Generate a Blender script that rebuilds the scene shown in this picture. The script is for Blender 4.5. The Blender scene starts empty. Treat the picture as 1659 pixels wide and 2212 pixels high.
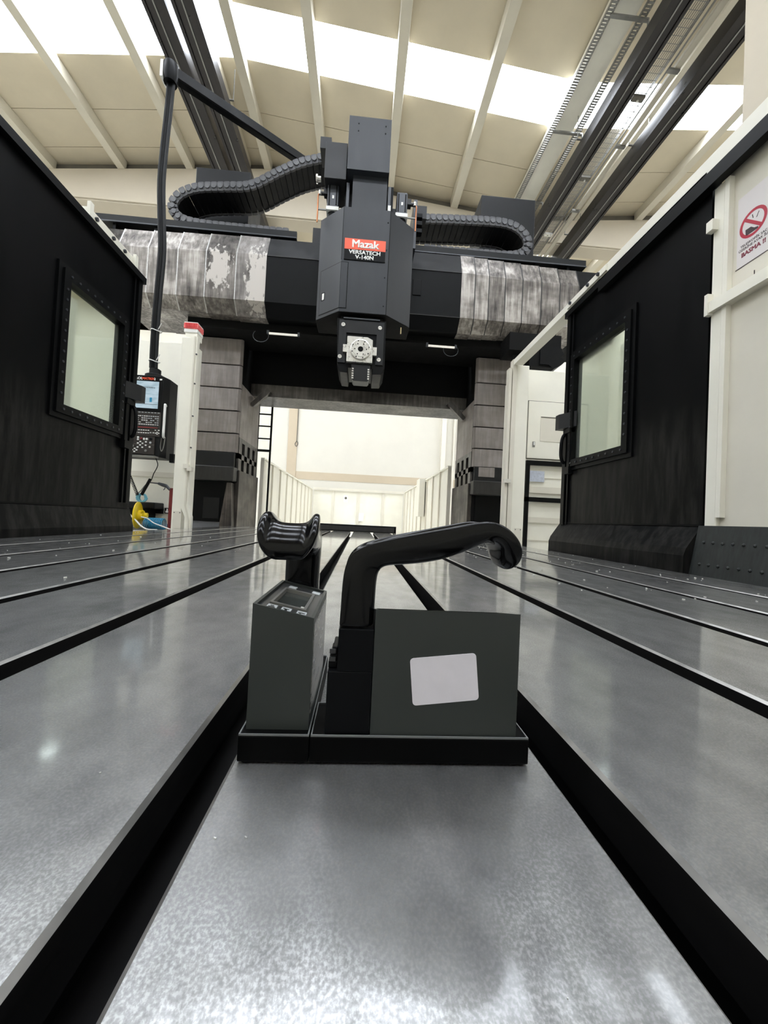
import bpy, bmesh, math, random
from mathutils import Vector, Matrix
random.seed(7)
S = bpy.context.scene
COL = S.collection
# ------------------------------------------------------------------ camera
cam_d = bpy.data.cameras.new('camera')
cam = bpy.data.objects.new('camera', cam_d)
COL.objects.link(cam)
cam_d.sensor_fit = 'VERTICAL'
cam_d.sensor_height = 24.0
cam_d.lens = 24.0 * 830.0 / 2212.0
cam_d.clip_start = 0.01
cam_d.clip_end = 200
CR = Matrix(((0.99686577, -0.0502889, -0.06107105), (-0.06203893, -0.01791434, -0.99791295), (0.0490899, 0.99857403, -0.02097806)))
cam.matrix_world = Matrix.Translation((0, 0, 0.16625)) @ CR.to_4x4()
S.camera = cam
# ------------------------------------------------------------------ view, world
S.view_settings.view_transform = 'Standard'
S.view_settings.look = 'None'
S.view_settings.exposure = 1.65
S.view_settings.gamma = 1.0
S.view_settings.use_curve_mapping = False
S.cycles.use_denoising = True
S.cycles.max_bounces = 8
S.cycles.diffuse_bounces = 5
S.cycles.glossy_bounces = 4
S.cycles.transmission_bounces = 6
S.cycles.sample_clamp_indirect = 8.0
S.cycles.caustics_reflective = False
S.cycles.caustics_refractive = False
SKY = 6.0          # radiance of the skylight sheets, seen and added
w = bpy.data.worlds.new('daylight')
S.world = w
w.use_nodes = True
w.node_tree.nodes['Background'].inputs[0].default_value = (0.8, 0.88, 1.0, 1)
w.node_tree.nodes['Background'].inputs[1].default_value = 1.0


# ------------------------------------------------------------------ materials
def lin(c):
    return tuple(((v / 255.0) / 12.92 if v <= 10 else (((v / 255.0) + 0.055) / 1.055) ** 2.4) for v in c) + (1.0,)


class NT:
    def __init__(s, name):
        s.m = bpy.data.materials.new(name)
        s.m.use_nodes = True
        s.t = s.m.node_tree
        s.b = s.t.nodes['Principled BSDF']
        s.tc = s.t.nodes.new('ShaderNodeTexCoord')

    def n(s, kind, **kw):
        nd = s.t.nodes.new(kind)
        for k, v in kw.items():
            setattr(nd, k, v)
        return nd

    def l(s, a, b):
        s.t.links.new(a, b)

    def noise(s, scale=5.0, detail=3.0, rough=0.5, stretch=(1, 1, 1), rand=False):
        mp = s.n('ShaderNodeMapping')
        mp.inputs['Scale'].default_value = stretch
        s.l(s.tc.outputs['Object'], mp.inputs['Vector'])
        if rand:
            oi = s.n('ShaderNodeObjectInfo')
            mu = s.n('ShaderNodeMath', operation='MULTIPLY')
            mu.inputs[1].default_value = 37.0
            s.l(oi.outputs['Random'], mu.inputs[0])
            s.l(mu.outputs[0], mp.inputs['Location'])
        nz = s.n('ShaderNodeTexNoise')
        nz.inputs['Scale'].default_value = scale
        nz.inputs['Detail'].default_value = detail
        nz.inputs['Roughness'].default_value = rough
        s.l(mp.outputs[0], nz.inputs['Vector'])
        return nz.outputs['Fac']

    def ramp(s, fac, stops):
        r = s.n('ShaderNodeValToRGB')
        el = r.color_ramp.elements
        while len(el) < len(stops):
            el.new(0.5)
        for e, (p, c) in zip(el, stops):
            e.position = p
            e.color = c if len(c) == 4 else tuple(c) + (1,)
        s.l(fac, r.inputs[0])
        return r.outputs[0]

    def mix(s, fac, a, b, mode='MIX'):
        x = s.n('ShaderNodeMix', data_type='RGBA', blend_type=mode)
        for sock, v in ((x.inputs[0], fac), (x.inputs[6], a), (x.inputs[7], b)):
            if isinstance(v, (int, float)):
                sock.default_value = v
            elif isinstance(v, tuple):
                sock.default_value = v
            else:
                s.l(v, sock)
        return x.outputs[2]

    def maprange(s, fac, a, b, lo, hi):
        x = s.n('ShaderNodeMapRange')
        for i, v in enumerate((a, b, lo, hi)):
            x.inputs[i + 1].default_value = v
        s.l(fac, x.inputs[0])
        return x.outputs[0]

    def bump(s, fac, strength=0.2, dist=0.001):
        bp = s.n('ShaderNodeBump')
        bp.inputs['Strength'].default_value = strength
        bp.inputs['Distance'].default_value = dist
        s.l(fac, bp.inputs['Height'])
        s.l(bp.outputs[0], s.b.inputs['Normal'])


def g(v):
    return (v, v, v, 1)


def paint(name, c, rough=0.5, metal=0.0, var=0.12, scale=4.0, stretch=(1, 1, 1), spec=0.5, bump=0.0, coat=0.0):
    s = NT(name)
    f = s.noise(scale, 4, 0.6, stretch)
    base = lin(c)
    s.l(s.ramp(f, [(0.3, tuple(v * (1 - var) for v in base[:3])), (0.7, tuple(min(1, v * (1 + var)) for v in base[:3]))]), s.b.inputs['Base Color'])
    s.l(s.maprange(f, 0.3, 0.7, max(0.03, rough - 0.06), min(1, rough + 0.06)), s.b.inputs['Roughness'])
    s.b.inputs['Metallic'].default_value = metal
    s.b.inputs['Specular IOR Level'].default_value = spec
    if coat:
        s.b.inputs['Coat Weight'].default_value = coat
        s.b.inputs['Coat Roughness'].default_value = 0.08
    if bump:
        s.bump(s.noise(900, 2, 0.5), bump, 0.0005)
    return s.m


def emit(name, c, strength):
    s = NT(name)
    s.b.inputs['Base Color'].default_value = lin(c)
    s.b.inputs['Emission Color'].default_value = lin(c)
    s.b.inputs['Emission Strength'].default_value = strength
    return s.m


M = {}
M['cream'] = paint('cream_paint', (234, 231, 219), 0.45, var=0.05, scale=2)
M['cream_dull'] = paint('cream_paint_dull', (216, 211, 198), 0.5, var=0.07, scale=2)
M['white_wall'] = paint('white_plaster', (206, 202, 191), 0.8, var=0.03, scale=1.2)
M['beige_band'] = paint('beige_plaster', (186, 172, 150), 0.8, var=0.04, scale=1.5)
M['panel'] = paint('ceiling_sheet', (196, 186, 164), 0.7, var=0.05, scale=1.5)
M['purlin'] = paint('purlin_white', (200, 194, 178), 0.6, var=0.05, scale=2)
M['beam'] = paint('concrete_beam_white', (186, 177, 160), 0.75, var=0.04, scale=1.5)
M['trim_and_shade'] = paint('gap_shade_and_trim_grey', (104, 100, 92), 0.8)
M['concrete'] = paint('concrete_floor', (190, 188, 181), 0.6, var=0.12, scale=1.3)
M['sky'] = emit('daylit_polycarbonate', (238, 245, 255), SKY)
M['rail_dark'] = paint('dark_bare_steel', (40, 37, 36), 0.32, metal=0.5, var=0.1, scale=3)
M['galv'] = paint('galvanised_steel', (128, 127, 123), 0.4, metal=0.3, var=0.15, scale=6)
M['black'] = paint('black_paint', (9, 10, 11), 0.42, var=0.25, scale=5, spec=0.12)
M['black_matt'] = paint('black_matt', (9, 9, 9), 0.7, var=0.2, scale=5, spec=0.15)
M['black_box'] = paint('black_box_paint', (15, 16, 18), 0.5, var=0.15, scale=3, spec=0.25)
M['chain'] = paint('chain_plastic', (84, 84, 87), 0.5, var=0.3, scale=12, spec=0.3)
M['chain_light'] = paint('chain_disc_grey', (86, 87, 90), 0.45, var=0.2, scale=12)
M['chain_in'] = paint('chain_dark', (13, 13, 15), 0.55, var=0.2, scale=12, spec=0.2)
M['head'] = paint('slate_grey_paint', (39, 42, 47), 0.4, var=0.1, scale=3, stretch=(3, 3, 0.6), spec=0.35)
M['head_dark'] = paint('dark_slate_paint', (27, 28, 30), 0.4, var=0.15, scale=4, spec=0.3)
M['servo'] = paint('servo_grey', (58, 61, 66), 0.35, metal=0.2, var=0.15)
M['steel'] = paint('machined_steel', (206, 204, 198), 0.3, metal=0.6, var=0.08, scale=20)
M['copper'] = paint('copper_pipe', (176, 112, 74), 0.3, metal=0.9)
M['brass'] = paint('brass', (176, 160, 120), 0.35, metal=0.5)
M['white'] = paint('white_print', (232, 232, 230), 0.5, var=0.02)
M['orange'] = paint('orange_red_plate', (236, 82, 44), 0.4, var=0.03)
M['red'] = paint('red_plastic', (196, 40, 44), 0.35, var=0.1)
M['maroon'] = paint('maroon_paint', (104, 22, 24), 0.4, var=0.1)
M['ring'] = paint('sign_red', (176, 26, 54), 0.5, var=0.03)
M['sign'] = paint('sign_paper', (222, 216, 216), 0.5, var=0.02)
M['ink'] = paint('dark_ink', (52, 34, 40), 0.6, var=0.02)
M['inkred'] = paint('dark_red_ink', (128, 36, 58), 0.6, var=0.02)
M['yellow'] = paint('yellow_plastic', (238, 206, 22), 0.35, var=0.05)
M['blue'] = paint('blue_hose', (44, 136, 176), 0.3, var=0.1)
M['lightblue'] = paint('pale_blue_hose', (120, 186, 206), 0.3, var=0.1)
M['grey_label'] = paint('grey_label_print', (186, 190, 192), 0.5, var=0.05)
M['placard'] = paint('pale_blue_placard', (188, 194, 208), 0.4, var=0.15, scale=40)
M['key_brown'] = paint('panel_brown_black', (40, 34, 31), 0.5, var=0.1)
M['dev_grey'] = paint('device_grey_paint', (50, 54, 52), 0.42, var=0.04, scale=20, bump=0.08, spec=0.35)
M['dev_black'] = paint('device_black_gloss', (8, 8, 9), 0.14, var=0.1, scale=20, spec=0.22)
M['dev_satin'] = paint('device_black_satin', (10, 11, 13), 0.4, var=0.1, scale=20, bump=0.06, spec=0.1)
M['dev_tray'] = paint('device_tray_black', (7, 7, 7), 0.5, var=0.1, scale=30, bump=0.05, spec=0.05)
M['dev_lip_highlight'] = paint('device_tray_lip_highlight', (120, 122, 122), 0.35, metal=0.3)  # pale tone paints the highlight line along the tray lip
M['dev_label'] = paint('blank_paper_label', (228, 224, 232), 0.55, var=0.03, scale=60)
M['dev_panel'] = paint('device_panel_grey', (52, 53, 54), 0.35, var=0.05)
M['apron'] = paint('apron_black_green', (28, 32, 31), 0.6, var=0.7, scale=16, stretch=(5, 5, 0.5))
M['grime'] = paint('grimy_black_iron', (30, 29, 28), 0.5, var=0.5, scale=6, stretch=(4, 4, 0.7))
M['slot'] = paint('slot_dark_iron', (15, 14, 14), 0.5, metal=0.0, var=0.3, scale=8, stretch=(6, 0.5, 6), spec=0.2)
M['streaked'] = paint('streaked_bright_sheet', (150, 148, 146), 0.3, metal=0.5, var=0.45, scale=60, stretch=(0.35, 1, 2.2))  # light grey broken up by strong stretched noise streaks
M['chamfer'] = paint('bright_edge_steel', (168, 166, 162), 0.35, metal=0.8, var=0.2, scale=30)
M['chip'] = paint('bright_chip', (214, 214, 210), 0.35, metal=0.2)


def mat_table():
    s = NT('scraped_table_steel')
    big = s.noise(3.2, 5, 0.6, (1.6, 0.8, 1))
    mid = s.noise(20, 5, 0.65, (1.3, 0.8, 1))
    fine = s.noise(640, 2, 0.6, (1.0, 0.8, 1))
    f1 = s.mix(0.5, big, mid)
    col = s.ramp(f1, [(0.36, lin((112, 112, 112))), (0.5, lin((144, 144, 143))), (0.64, lin((168, 168, 168)))])
    sp = s.ramp(fine, [(0.34, g(0.72)), (0.5, g(0.9)), (0.62, g(1.22))])
    c2 = s.mix(0.9, col, sp, 'MULTIPLY')
    s.l(c2, s.b.inputs['Base Color'])
    s.b.inputs['Metallic'].default_value = 0.85
    s.b.inputs['Coat Weight'].default_value = 0.95
    s.b.inputs['Coat IOR'].default_value = 1.3
    s.l(s.maprange(mid, 0.35, 0.65, 0.10, 0.05), s.b.inputs['Coat Roughness'])
    r = s.maprange(f1, 0.35, 0.65, 0.42, 0.33)
    rf = s.maprange(fine, 0.38, 0.62, 0.12, -0.05)
    ad = s.n('ShaderNodeMath', operation='ADD')
    s.l(r, ad.inputs[0])
    s.l(rf, ad.inputs[1])
    s.l(ad.outputs[0], s.b.inputs['Roughness'])
    s.bump(fine, 0.035, 0.0003)
    return s.m


def mat_streak(name, dark, mid_, light, metal, rough, vs=0.35, patch=None):
    """stainless or sheet steel with vertical drips, smears and per-plate variation"""
    s = NT(name)
    a = s.noise(9, 5, 0.6, (2.6, 2.6, vs * 0.7), True)
    b = s.noise(4, 4, 0.55, (0.8, 0.8, 1.6), True)
    c = s.noise(2.2, 3, 0.5, (1, 1, 1), True)
    f = s.mix(0.4, a, b)
    f = s.mix(0.35, f, c)
    col = s.ramp(f, [(0.38, lin(dark)), (0.5, lin(mid_)), (0.6, lin(light))])
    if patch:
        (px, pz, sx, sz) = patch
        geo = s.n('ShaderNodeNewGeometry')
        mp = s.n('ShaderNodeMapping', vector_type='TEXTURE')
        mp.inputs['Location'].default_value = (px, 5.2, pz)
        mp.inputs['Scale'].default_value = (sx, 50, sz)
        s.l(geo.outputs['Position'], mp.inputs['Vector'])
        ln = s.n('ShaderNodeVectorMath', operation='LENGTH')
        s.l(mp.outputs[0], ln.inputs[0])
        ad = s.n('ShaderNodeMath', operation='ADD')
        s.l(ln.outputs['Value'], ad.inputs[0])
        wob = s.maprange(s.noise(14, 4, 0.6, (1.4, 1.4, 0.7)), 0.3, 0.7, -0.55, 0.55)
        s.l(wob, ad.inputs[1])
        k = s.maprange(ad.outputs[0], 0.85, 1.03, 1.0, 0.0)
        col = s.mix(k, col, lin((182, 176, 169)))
    s.l(col, s.b.inputs['Base Color'])
    s.b.inputs['Metallic'].default_value = metal
    s.l(s.maprange(f, 0.35, 0.65, rough + 0.12, rough - 0.05), s.b.inputs['Roughness'])
    return s.m


M['table'] = mat_table()
M['cover'] = mat_streak('streaked_cover_steel', (54, 49, 45), (118, 112, 106), (172, 166, 159), 0.3, 0.42)
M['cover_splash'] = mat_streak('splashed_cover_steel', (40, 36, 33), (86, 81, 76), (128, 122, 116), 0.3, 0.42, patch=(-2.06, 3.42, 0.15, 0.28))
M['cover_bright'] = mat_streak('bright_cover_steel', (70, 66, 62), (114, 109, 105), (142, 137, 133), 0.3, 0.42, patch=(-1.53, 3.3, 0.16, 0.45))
M['colcover'] = mat_streak('column_cover_sheet', (116, 109, 105), (132, 125, 121), (149, 141, 138), 0.1, 0.5)
M['colside'] = mat_streak('oily_column_side', (30, 27, 25), (58, 53, 49), (92, 85, 79), 0.3, 0.45, vs=0.08)
M['beamlow'] = mat_streak('oily_beam_plate', (46, 43, 41), (68, 65, 62), (92, 89, 86), 0.4, 0.35)


def mat_door():
    """black paint with dried coolant runs on its lower part"""
    s = NT('black_door_paint')
    a = s.noise(5, 5, 0.65, (2.5, 2.5, 0.35))
    b = s.noise(1.3, 3, 0.5)
    f = s.mix(0.5, a, b)
    base = s.ramp(f, [(0.48, lin((5, 6, 7))), (0.6, lin((9, 9, 10))), (0.74, lin((22, 22, 22)))])
    runs = s.noise(11, 5, 0.62, (2.2, 2.2, 0.3))
    sep = s.n('ShaderNodeSeparateXYZ')
    s.l(s.tc.outputs['Object'], sep.inputs[0])
    ad = s.n('ShaderNodeMath', operation='ADD')
    s.l(sep.outputs[2], ad.inputs[0])
    s.l(s.maprange(b, 0.3, 0.7, -0.35, 0.35), ad.inputs[1])
    low = s.maprange(ad.outputs[0], 0.7, 1.2, 1.0, 0.0)
    k = s.n('ShaderNodeMath', operation='MULTIPLY')
    s.l(s.maprange(runs, 0.42, 0.62, 0.15, 1.0), k.inputs[0])
    s.l(low, k.inputs[1])
    s.l(s.mix(k.outputs[0], base, lin((36, 35, 34))), s.b.inputs['Base Color'])
    s.l(s.maprange(f, 0.4, 0.7, 0.36, 0.52), s.b.inputs['Roughness'])
    s.b.inputs['Specular IOR Level'].default_value = 0.1
    return s.m


M['door'] = mat_door()


def mat_glass():
    s = NT('smeared_safety_glass')
    s.b.inputs['Base Color'].default_value = lin((206, 214, 202))
    s.b.inputs['Transmission Weight'].default_value = 0.85
    s.b.inputs['Roughness'].default_value = 0.1
    s.b.inputs['IOR'].default_value = 1.1
    return s.m


M['glass'] = mat_glass()


def mat_clear():
    s = NT('display_window')
    s.b.inputs['Base Color'].default_value = lin((64, 68, 66))
    s.b.inputs['Roughness'].default_value = 0.12
    return s.m


M['lcd'] = mat_clear()


def mat_screen():
    s = NT('control_screen')
    f = s.noise(9, 2, 0.5, (1, 1, 3))
    c = s.ramp(f, [(0.4, lin((136, 158, 168))), (0.6, lin((160, 178, 188)))])
    s.l(c, s.b.inputs['Emission Color'])
    s.b.inputs['Emission Strength'].default_value = 0.42
    s.b.inputs['Base Color'].default_value = lin((30, 34, 36))
    s.b.inputs['Roughness'].default_value = 0.2
    return s.m


M['screen'] = mat_screen()
M['lamp'] = emit('work_lamp_tube', (255, 250, 240), 0.13)
M['beacon'] = paint('beacon_red', (240, 112, 112), 0.25, var=0.1, scale=30)

# ------------------------------------------------------------------ mesh helpers
ORIG = {}


class MB:
    def __init__(s):
        s.v = []
        s.f = []

    def add(s, vs, fs):
        o = len(s.v)
        s.v += [tuple(v) for v in vs]
        s.f += [tuple(i + o for i in f) for f in fs]
        return s

    def box(s, x0, x1, y0, y1, z0, z1):
        vs = [(x, y, z) for x in (x0, x1) for y in (y0, y1) for z in (z0, z1)]
        return s.add(vs, [(0, 1, 3, 2), (4, 6, 7, 5), (0, 4, 5, 1), (2, 3, 7, 6), (0, 2, 6, 4), (1, 5, 7, 3)])

    def prism(s, poly, axis, a0, a1):
        """poly: 2D points in the two remaining axes (in x,y,z order), extruded along axis"""
        def mk(p, a):
            if axis == 'x':
                return (a, p[0], p[1])
            if axis == 'y':
                return (p[0], a, p[1])
            return (p[0], p[1], a)
        n = len(poly)
        vs = [mk(p, a0) for p in poly] + [mk(p, a1) for p in poly]
        fs = [tuple(range(n)), tuple(range(2 * n - 1, n - 1, -1))]
        fs += [(i, (i + 1) % n, n + (i + 1) % n, n + i) for i in range(n)]
        return s.add(vs, fs)

    def bar(s, a, b, w, h, up=(0, 0, 1)):
        """box beam from a to b with width w and height h"""
        a = Vector(a)
        b = Vector(b)
        d = (b - a).normalized()
        u = Vector(up)
        r = d.cross(u)
        if r.length < 1e-4:
            r = d.cross(Vector((1, 0, 0)))
        r.normalize()
        u = r.cross(d).normalized()
        vs = [p + r * (i * w / 2) + u * (j * h / 2) for p in (a, b) for i, j in ((-1, -1), (1, -1), (1, 1), (-1, 1))]
        return s.add(vs, [(0, 1, 2, 3), (7, 6, 5, 4), (0, 4, 5, 1), (1, 5, 6, 2), (2, 6, 7, 3), (3, 7, 4, 0)])

    def tube(s, pts, r, n=8, closed=False):
        pts = [Vector(p) for p in pts]
        N = len(pts)
        rs = r if isinstance(r, (list, tuple)) else [r] * N
        rings = []
        ref = None
        for i, p in enumerate(pts):
            d = (pts[min(i + 1, N - 1)] - pts[max(i - 1, 0)])
            if closed:
                d = pts[(i + 1) % N] - pts[i - 1]
            d.normalize()
            if ref is None:
                ref = Vector((0, 0, 1)) if abs(d.z) < 0.9 else Vector((1, 0, 0))
            u = (ref - d * ref.dot(d)).normalized()
            ref = u
            v = d.cross(u)
            rings.append([p + (u * math.cos(t) + v * math.sin(t)) * rs[i] for t in [2 * math.pi * k / n for k in range(n)]])
        vs = [q for rg in rings for q in rg]
        fs = []
        for i in range(N if closed else N - 1):
            j = (i + 1) % N
            for k in range(n):
                fs.append((i * n + k, i * n + (k + 1) % n, j * n + (k + 1) % n, j * n + k))
        if not closed:
            fs += [tuple(range(n - 1, -1, -1)), tuple(range((N - 1) * n, N * n))]
        return s.add(vs, fs)

    def cyl(s, c, axis, r, h, n=16, r2=None):
        c = Vector(c)
        ax = Vector(axis).normalized()
        return s.tube([c, c + ax * h], [r, r if r2 is None else r2], n)

    def lathe(s, c, axis, prof, n=20):
        """prof: (radius, distance along axis); solid of revolution, closed at both ends"""
        c = Vector(c)
        ax = Vector(axis).normalized()
        u = ax.orthogonal().normalized()
        v = ax.cross(u)
        vs = []
        for r, h in prof:
            vs += [c + ax * h + (u * math.cos(t) + v * math.sin(t)) * r for t in [2 * math.pi * k / n for k in range(n)]]
        fs = []
        for i in range(len(prof) - 1):
            for k in range(n):
                fs.append((i * n + k, i * n + (k + 1) % n, (i + 1) * n + (k + 1) % n, (i + 1) * n + k))
        fs += [tuple(range(n - 1, -1, -1)), tuple(range((len(prof) - 1) * n, len(prof) * n))]
        return s.add(vs, fs)

    def quad(s, pts, nrm, t):
        """slab: polygon pts thickened by t along nrm"""
        nrm = Vector(nrm).normalized() * t
        n = len(pts)
        vs = [Vector(p) for p in pts] + [Vector(p) + nrm for p in pts]
        fs = [tuple(range(n - 1, -1, -1)), tuple(range(n, 2 * n))] + [(i, (i + 1) % n, n + (i + 1) % n, n + i) for i in range(n)]
        return s.add(vs, fs)


def smooth_path(pts, k=6):
    """Catmull-Rom through the points"""
    P = [Vector(p) for p in pts]
    P = [P[0] * 2 - P[1]] + P + [P[-1] * 2 - P[-2]]
    out = []
    for i in range(1, len(P) - 2):
        for j in range(k):
            t = j / k
            a, b, c, d = P[i - 1], P[i], P[i + 1], P[i + 2]
            out.append(0.5 * ((2 * b) + (c - a) * t + (2 * a - 5 * b + 4 * c - d) * t * t + (3 * b - a - 3 * c + d) * t ** 3))
    out.append(P[-2])
    return out


def mesh_of(name, mb, mat, org, smooth=None):
    me = bpy.data.meshes.new(name)
    me.from_pydata([tuple(Vector(v) - org) for v in mb.v], [], mb.f)
    bm = bmesh.new()
    bm.from_mesh(me)
    bmesh.ops.recalc_face_normals(bm, faces=bm.faces)
    bm.to_mesh(me)
    bm.free()
    if smooth is not None:
        me.polygons.foreach_set('use_smooth', [True] * len(me.polygons))
        me.set_sharp_from_angle(angle=math.radians(smooth))
    me.materials.append(M[mat])
    return me


def clusters(mb):
    """split a mesh into pieces that do not touch one another"""
    par = list(range(len(mb.v)))

    def find(i):
        while par[i] != i:
            par[i] = par[par[i]]
            i = par[i]
        return i
    for f in mb.f:
        a = find(f[0])
        for k in f[1:]:
            par[find(k)] = a
    isl = {}
    for i in range(len(mb.v)):
        isl.setdefault(find(i), []).append(i)
    if len(isl) < 2:
        return [mb]
    keys = list(isl)
    bb = {k: ([min(mb.v[i][c] for i in isl[k]) for c in range(3)], [max(mb.v[i][c] for i in isl[k]) for c in range(3)]) for k in keys}
    grp = {k: k for k in keys}

    def gf(k):
        while grp[k] != k:
            k = grp[k]
        return k
    e = 0.0006
    for i, a in enumerate(keys):
        for b in keys[i + 1:]:
            if all(bb[a][0][c] - e <= bb[b][1][c] and bb[b][0][c] - e <= bb[a][1][c] for c in range(3)):
                grp[gf(b)] = gf(a)
    out = {}
    for k in keys:
        out.setdefault(gf(k), []).append(k)
    if len(out) < 2:
        return [mb]
    res = []
    root = {k: gf(k) for k in keys}
    for q in out:
        m = MB()
        mp = {}
        for k in out[q]:
            for i in isl[k]:
                mp[i] = len(m.v)
                m.v.append(mb.v[i])
        m.f = [tuple(mp[i] for i in f) for f in mb.f if root[find(f[0])] == q]
        res.append(m)
    return res


def obj(name, mb, mat, parent=None, bevel=0, seg=1, smooth=None, label=None, kind=None):
    org = ORIG[parent.name] if parent else Vector((0, 0, 0))
    if not parent:
        xs = [Vector(v) for v in mb.v]
        lo = Vector([min(v[i] for v in xs) for i in range(3)])
        hi = Vector([max(v[i] for v in xs) for i in range(3)])
        org = Vector(((lo.x + hi.x) / 2, (lo.y + hi.y) / 2, lo.z))
    if kind != 'stuff' and parent:
        for extra in clusters(mb)[1:]:
            obj(name, extra, mat, parent, bevel, seg, smooth, label, kind)
        mb = clusters(mb)[0]
    o = bpy.data.objects.new(name, mesh_of(name, mb, mat, org, smooth))
    COL.objects.link(o)
    ORIG[o.name] = org
    if parent:
        o.parent = parent
    else:
        o.location = org
    if bevel:
        b = o.modifiers.new('edge', 'BEVEL')
        b.width = bevel
        b.segments = seg
        b.limit_method = 'ANGLE'
    if label:
        o['label'] = label
    if kind:
        o['kind'] = kind
    return o


def tag(o, label, cat, group=None):
    o['label'] = label
    o['category'] = cat
    if group:
        o['group'] = group
    return o


def thing(name, label, cat, loc, group=None):
    o = bpy.data.objects.new(name, None)
    COL.objects.link(o)
    o.location = loc
    o.empty_display_size = 0.1
    ORIG[o.name] = Vector(loc)
    return tag(o, label, cat, group)


def group_root(name, loc=(0, 0, 0), kind='structure'):
    o = bpy.data.objects.new(name, None)
    COL.objects.link(o)
    o.location = loc
    o['kind'] = kind
    ORIG[o.name] = Vector(loc)
    return o


def copy_tree(o, parent=None):
    c = o.copy()
    COL.objects.link(c)
    if parent:
        c.parent = parent
    for ch in list(o.children):
        copy_tree(ch, c)
    return c


def text(name, body, c, right, up, size, mat, parent, depth=0.001, bold=0.0, xs=1.0, label=None):
    cu = bpy.data.curves.new(name, 'FONT')
    cu.body = body
    cu.align_x = 'CENTER'
    cu.align_y = 'CENTER'
    cu.size = size
    cu.extrude = depth
    cu.bevel_depth = bold
    cu.bevel_resolution = 0
    cu.resolution_u = 3
    tmp = bpy.data.objects.new('tmp', cu)
    COL.objects.link(tmp)
    dg = bpy.context.evaluated_depsgraph_get()
    me = bpy.data.meshes.new_from_object(tmp.evaluated_get(dg))
    bpy.data.objects.remove(tmp)
    r = Vector(right).normalized()
    u = Vector(up).normalized()
    n = r.cross(u)
    org = ORIG[parent.name]
    for v in me.vertices:
        v.co = Vector(c) - org + r * (v.co.x * xs) + u * v.co.y + n * v.co.z
    me.materials.clear()
    me.materials.append(M[mat])
    o = bpy.data.objects.new(name, me)
    COL.objects.link(o)
    o.parent = parent
    ORIG[o.name] = org
    if label:
        o['label'] = label
    return o


XC = -0.095           # centre line of the machine
FZ = -0.45            # hall floor (table top is z = 0)
HX0, HX1, HY0, HY1 = -13.2, 10.7, -8.0, 17.0

# ================================================================== HALL SHELL
obj('floor', MB().box(HX0, HX1, HY0, HY1, FZ - 0.1, FZ), 'concrete', kind='structure')
obj('wall_left', MB().box(HX0 - 0.2, HX0, HY0, HY1, FZ, 9.6), 'white_wall', kind='structure')
obj('wall_right', MB().box(HX1, HX1 + 0.2, HY0, HY1, FZ, 9.9), 'white_wall', kind='structure')
obj('wall_rear', MB().box(HX0, HX1, HY0 - 0.2, HY0, FZ, 9.9), 'white_wall', kind='structure')
wb = obj('wall_back', MB().box(HX0, HX1, HY1, HY1 + 0.2, FZ, 9.9), 'white_wall', kind='structure')
obj('wall_band', MB().box(-2.94, 4.9, HY1 - 0.012, HY1, 1.78, 2.12), 'beige_band', wb)
obj('wall_column', MB().box(-3.32, -2.92, HY1 - 0.05, HY1, FZ, 7.6), 'beige_band', wb)
obj('wall_column', MB().box(3.42, 3.62, HY1 - 0.25, HY1, FZ, 7.6), 'cream_dull', wb)
obj('drain_pipe', MB().cyl((4.02, HY1 - 0.08, FZ), (0, 0, 1), 0.05, 8.0, 10), 'cream_dull', wb, smooth=40)
obj('cable_hook', MB().tube(smooth_path([(-2.93, HY1 - 0.06, 5.2), (-2.93, HY1 - 0.06, 3.6), (-2.93, HY1 - 0.06, 3.45), (-3.0, HY1 - 0.06, 3.3), (-2.93, HY1 - 0.06, 3.2), (-2.88, HY1 - 0.06, 3.32), (-2.93, HY1 - 0.06, 3.45)], 4), 0.018, 6), 'trim_and_shade', wb)


def roof(x):
    """underside of the purlins of the shallow folded roof"""
    pts = [(-13.2, 8.79), (-9.7, 8.42), (-2.95, 9.13), (3.85, 8.42), (10.7, 9.14)]
    for (a, za), (b, zb) in zip(pts, pts[1:]):
        if a <= x <= b:
            return za + (zb - za) * (x - a) / (b - a)
    return 8.6


PUR = [-13.1, -11.5, -9.75, -8.2, -6.5, -4.82, -3.4, -2.85, -1.38, 0.35, 2.09, 3.75, 5.5, 7.25, 9.0, 10.6]
PH = 0.22
ceil = group_root('ceiling', (0, 0, 9))
# daylight bands every 3.7 m, the ones out of view added for light, sheets between
ROWS = []
y_ = HY0
for c in (-4.2, -0.5, 3.2, 6.9, 10.6, 14.3):
    if c == 6.9:
        ROWS += [(y_, c, 'panel')]
    elif c == 10.6:
        ROWS += [(y_, 8.78, 'panel'), (8.78, 9.66, 'panel'), (9.66, c, 'panel')]
    else:
        ROWS += [(y_, (y_ + c) / 2, 'panel'), ((y_ + c) / 2, c, 'panel')]
    ROWS += [(c, c + 0.85, 'sky')]
    y_ = c + 0.85
ROWS += [(y_, HY1, 'panel')]
edges = [HX0] + PUR[1:-1] + [HX1]
for i in range(len(edges) - 1):
    xa, xb = edges[i], edges[i + 1]
    for (ya, yb, kind) in ROWS:
        e = 0.0 if kind == 'sky' else 0.006
        za, zb = roof(xa) + PH, roof(xb) + PH
        mb = MB().prism([(xa, za), (xb, zb), (xb, zb + 0.05), (xa, za + 0.05)], 'y', ya + e, yb - e)
        obj('skylight_and_fill_sheet' if kind == 'sky' else 'ceiling_panel', mb, kind, ceil)
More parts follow.
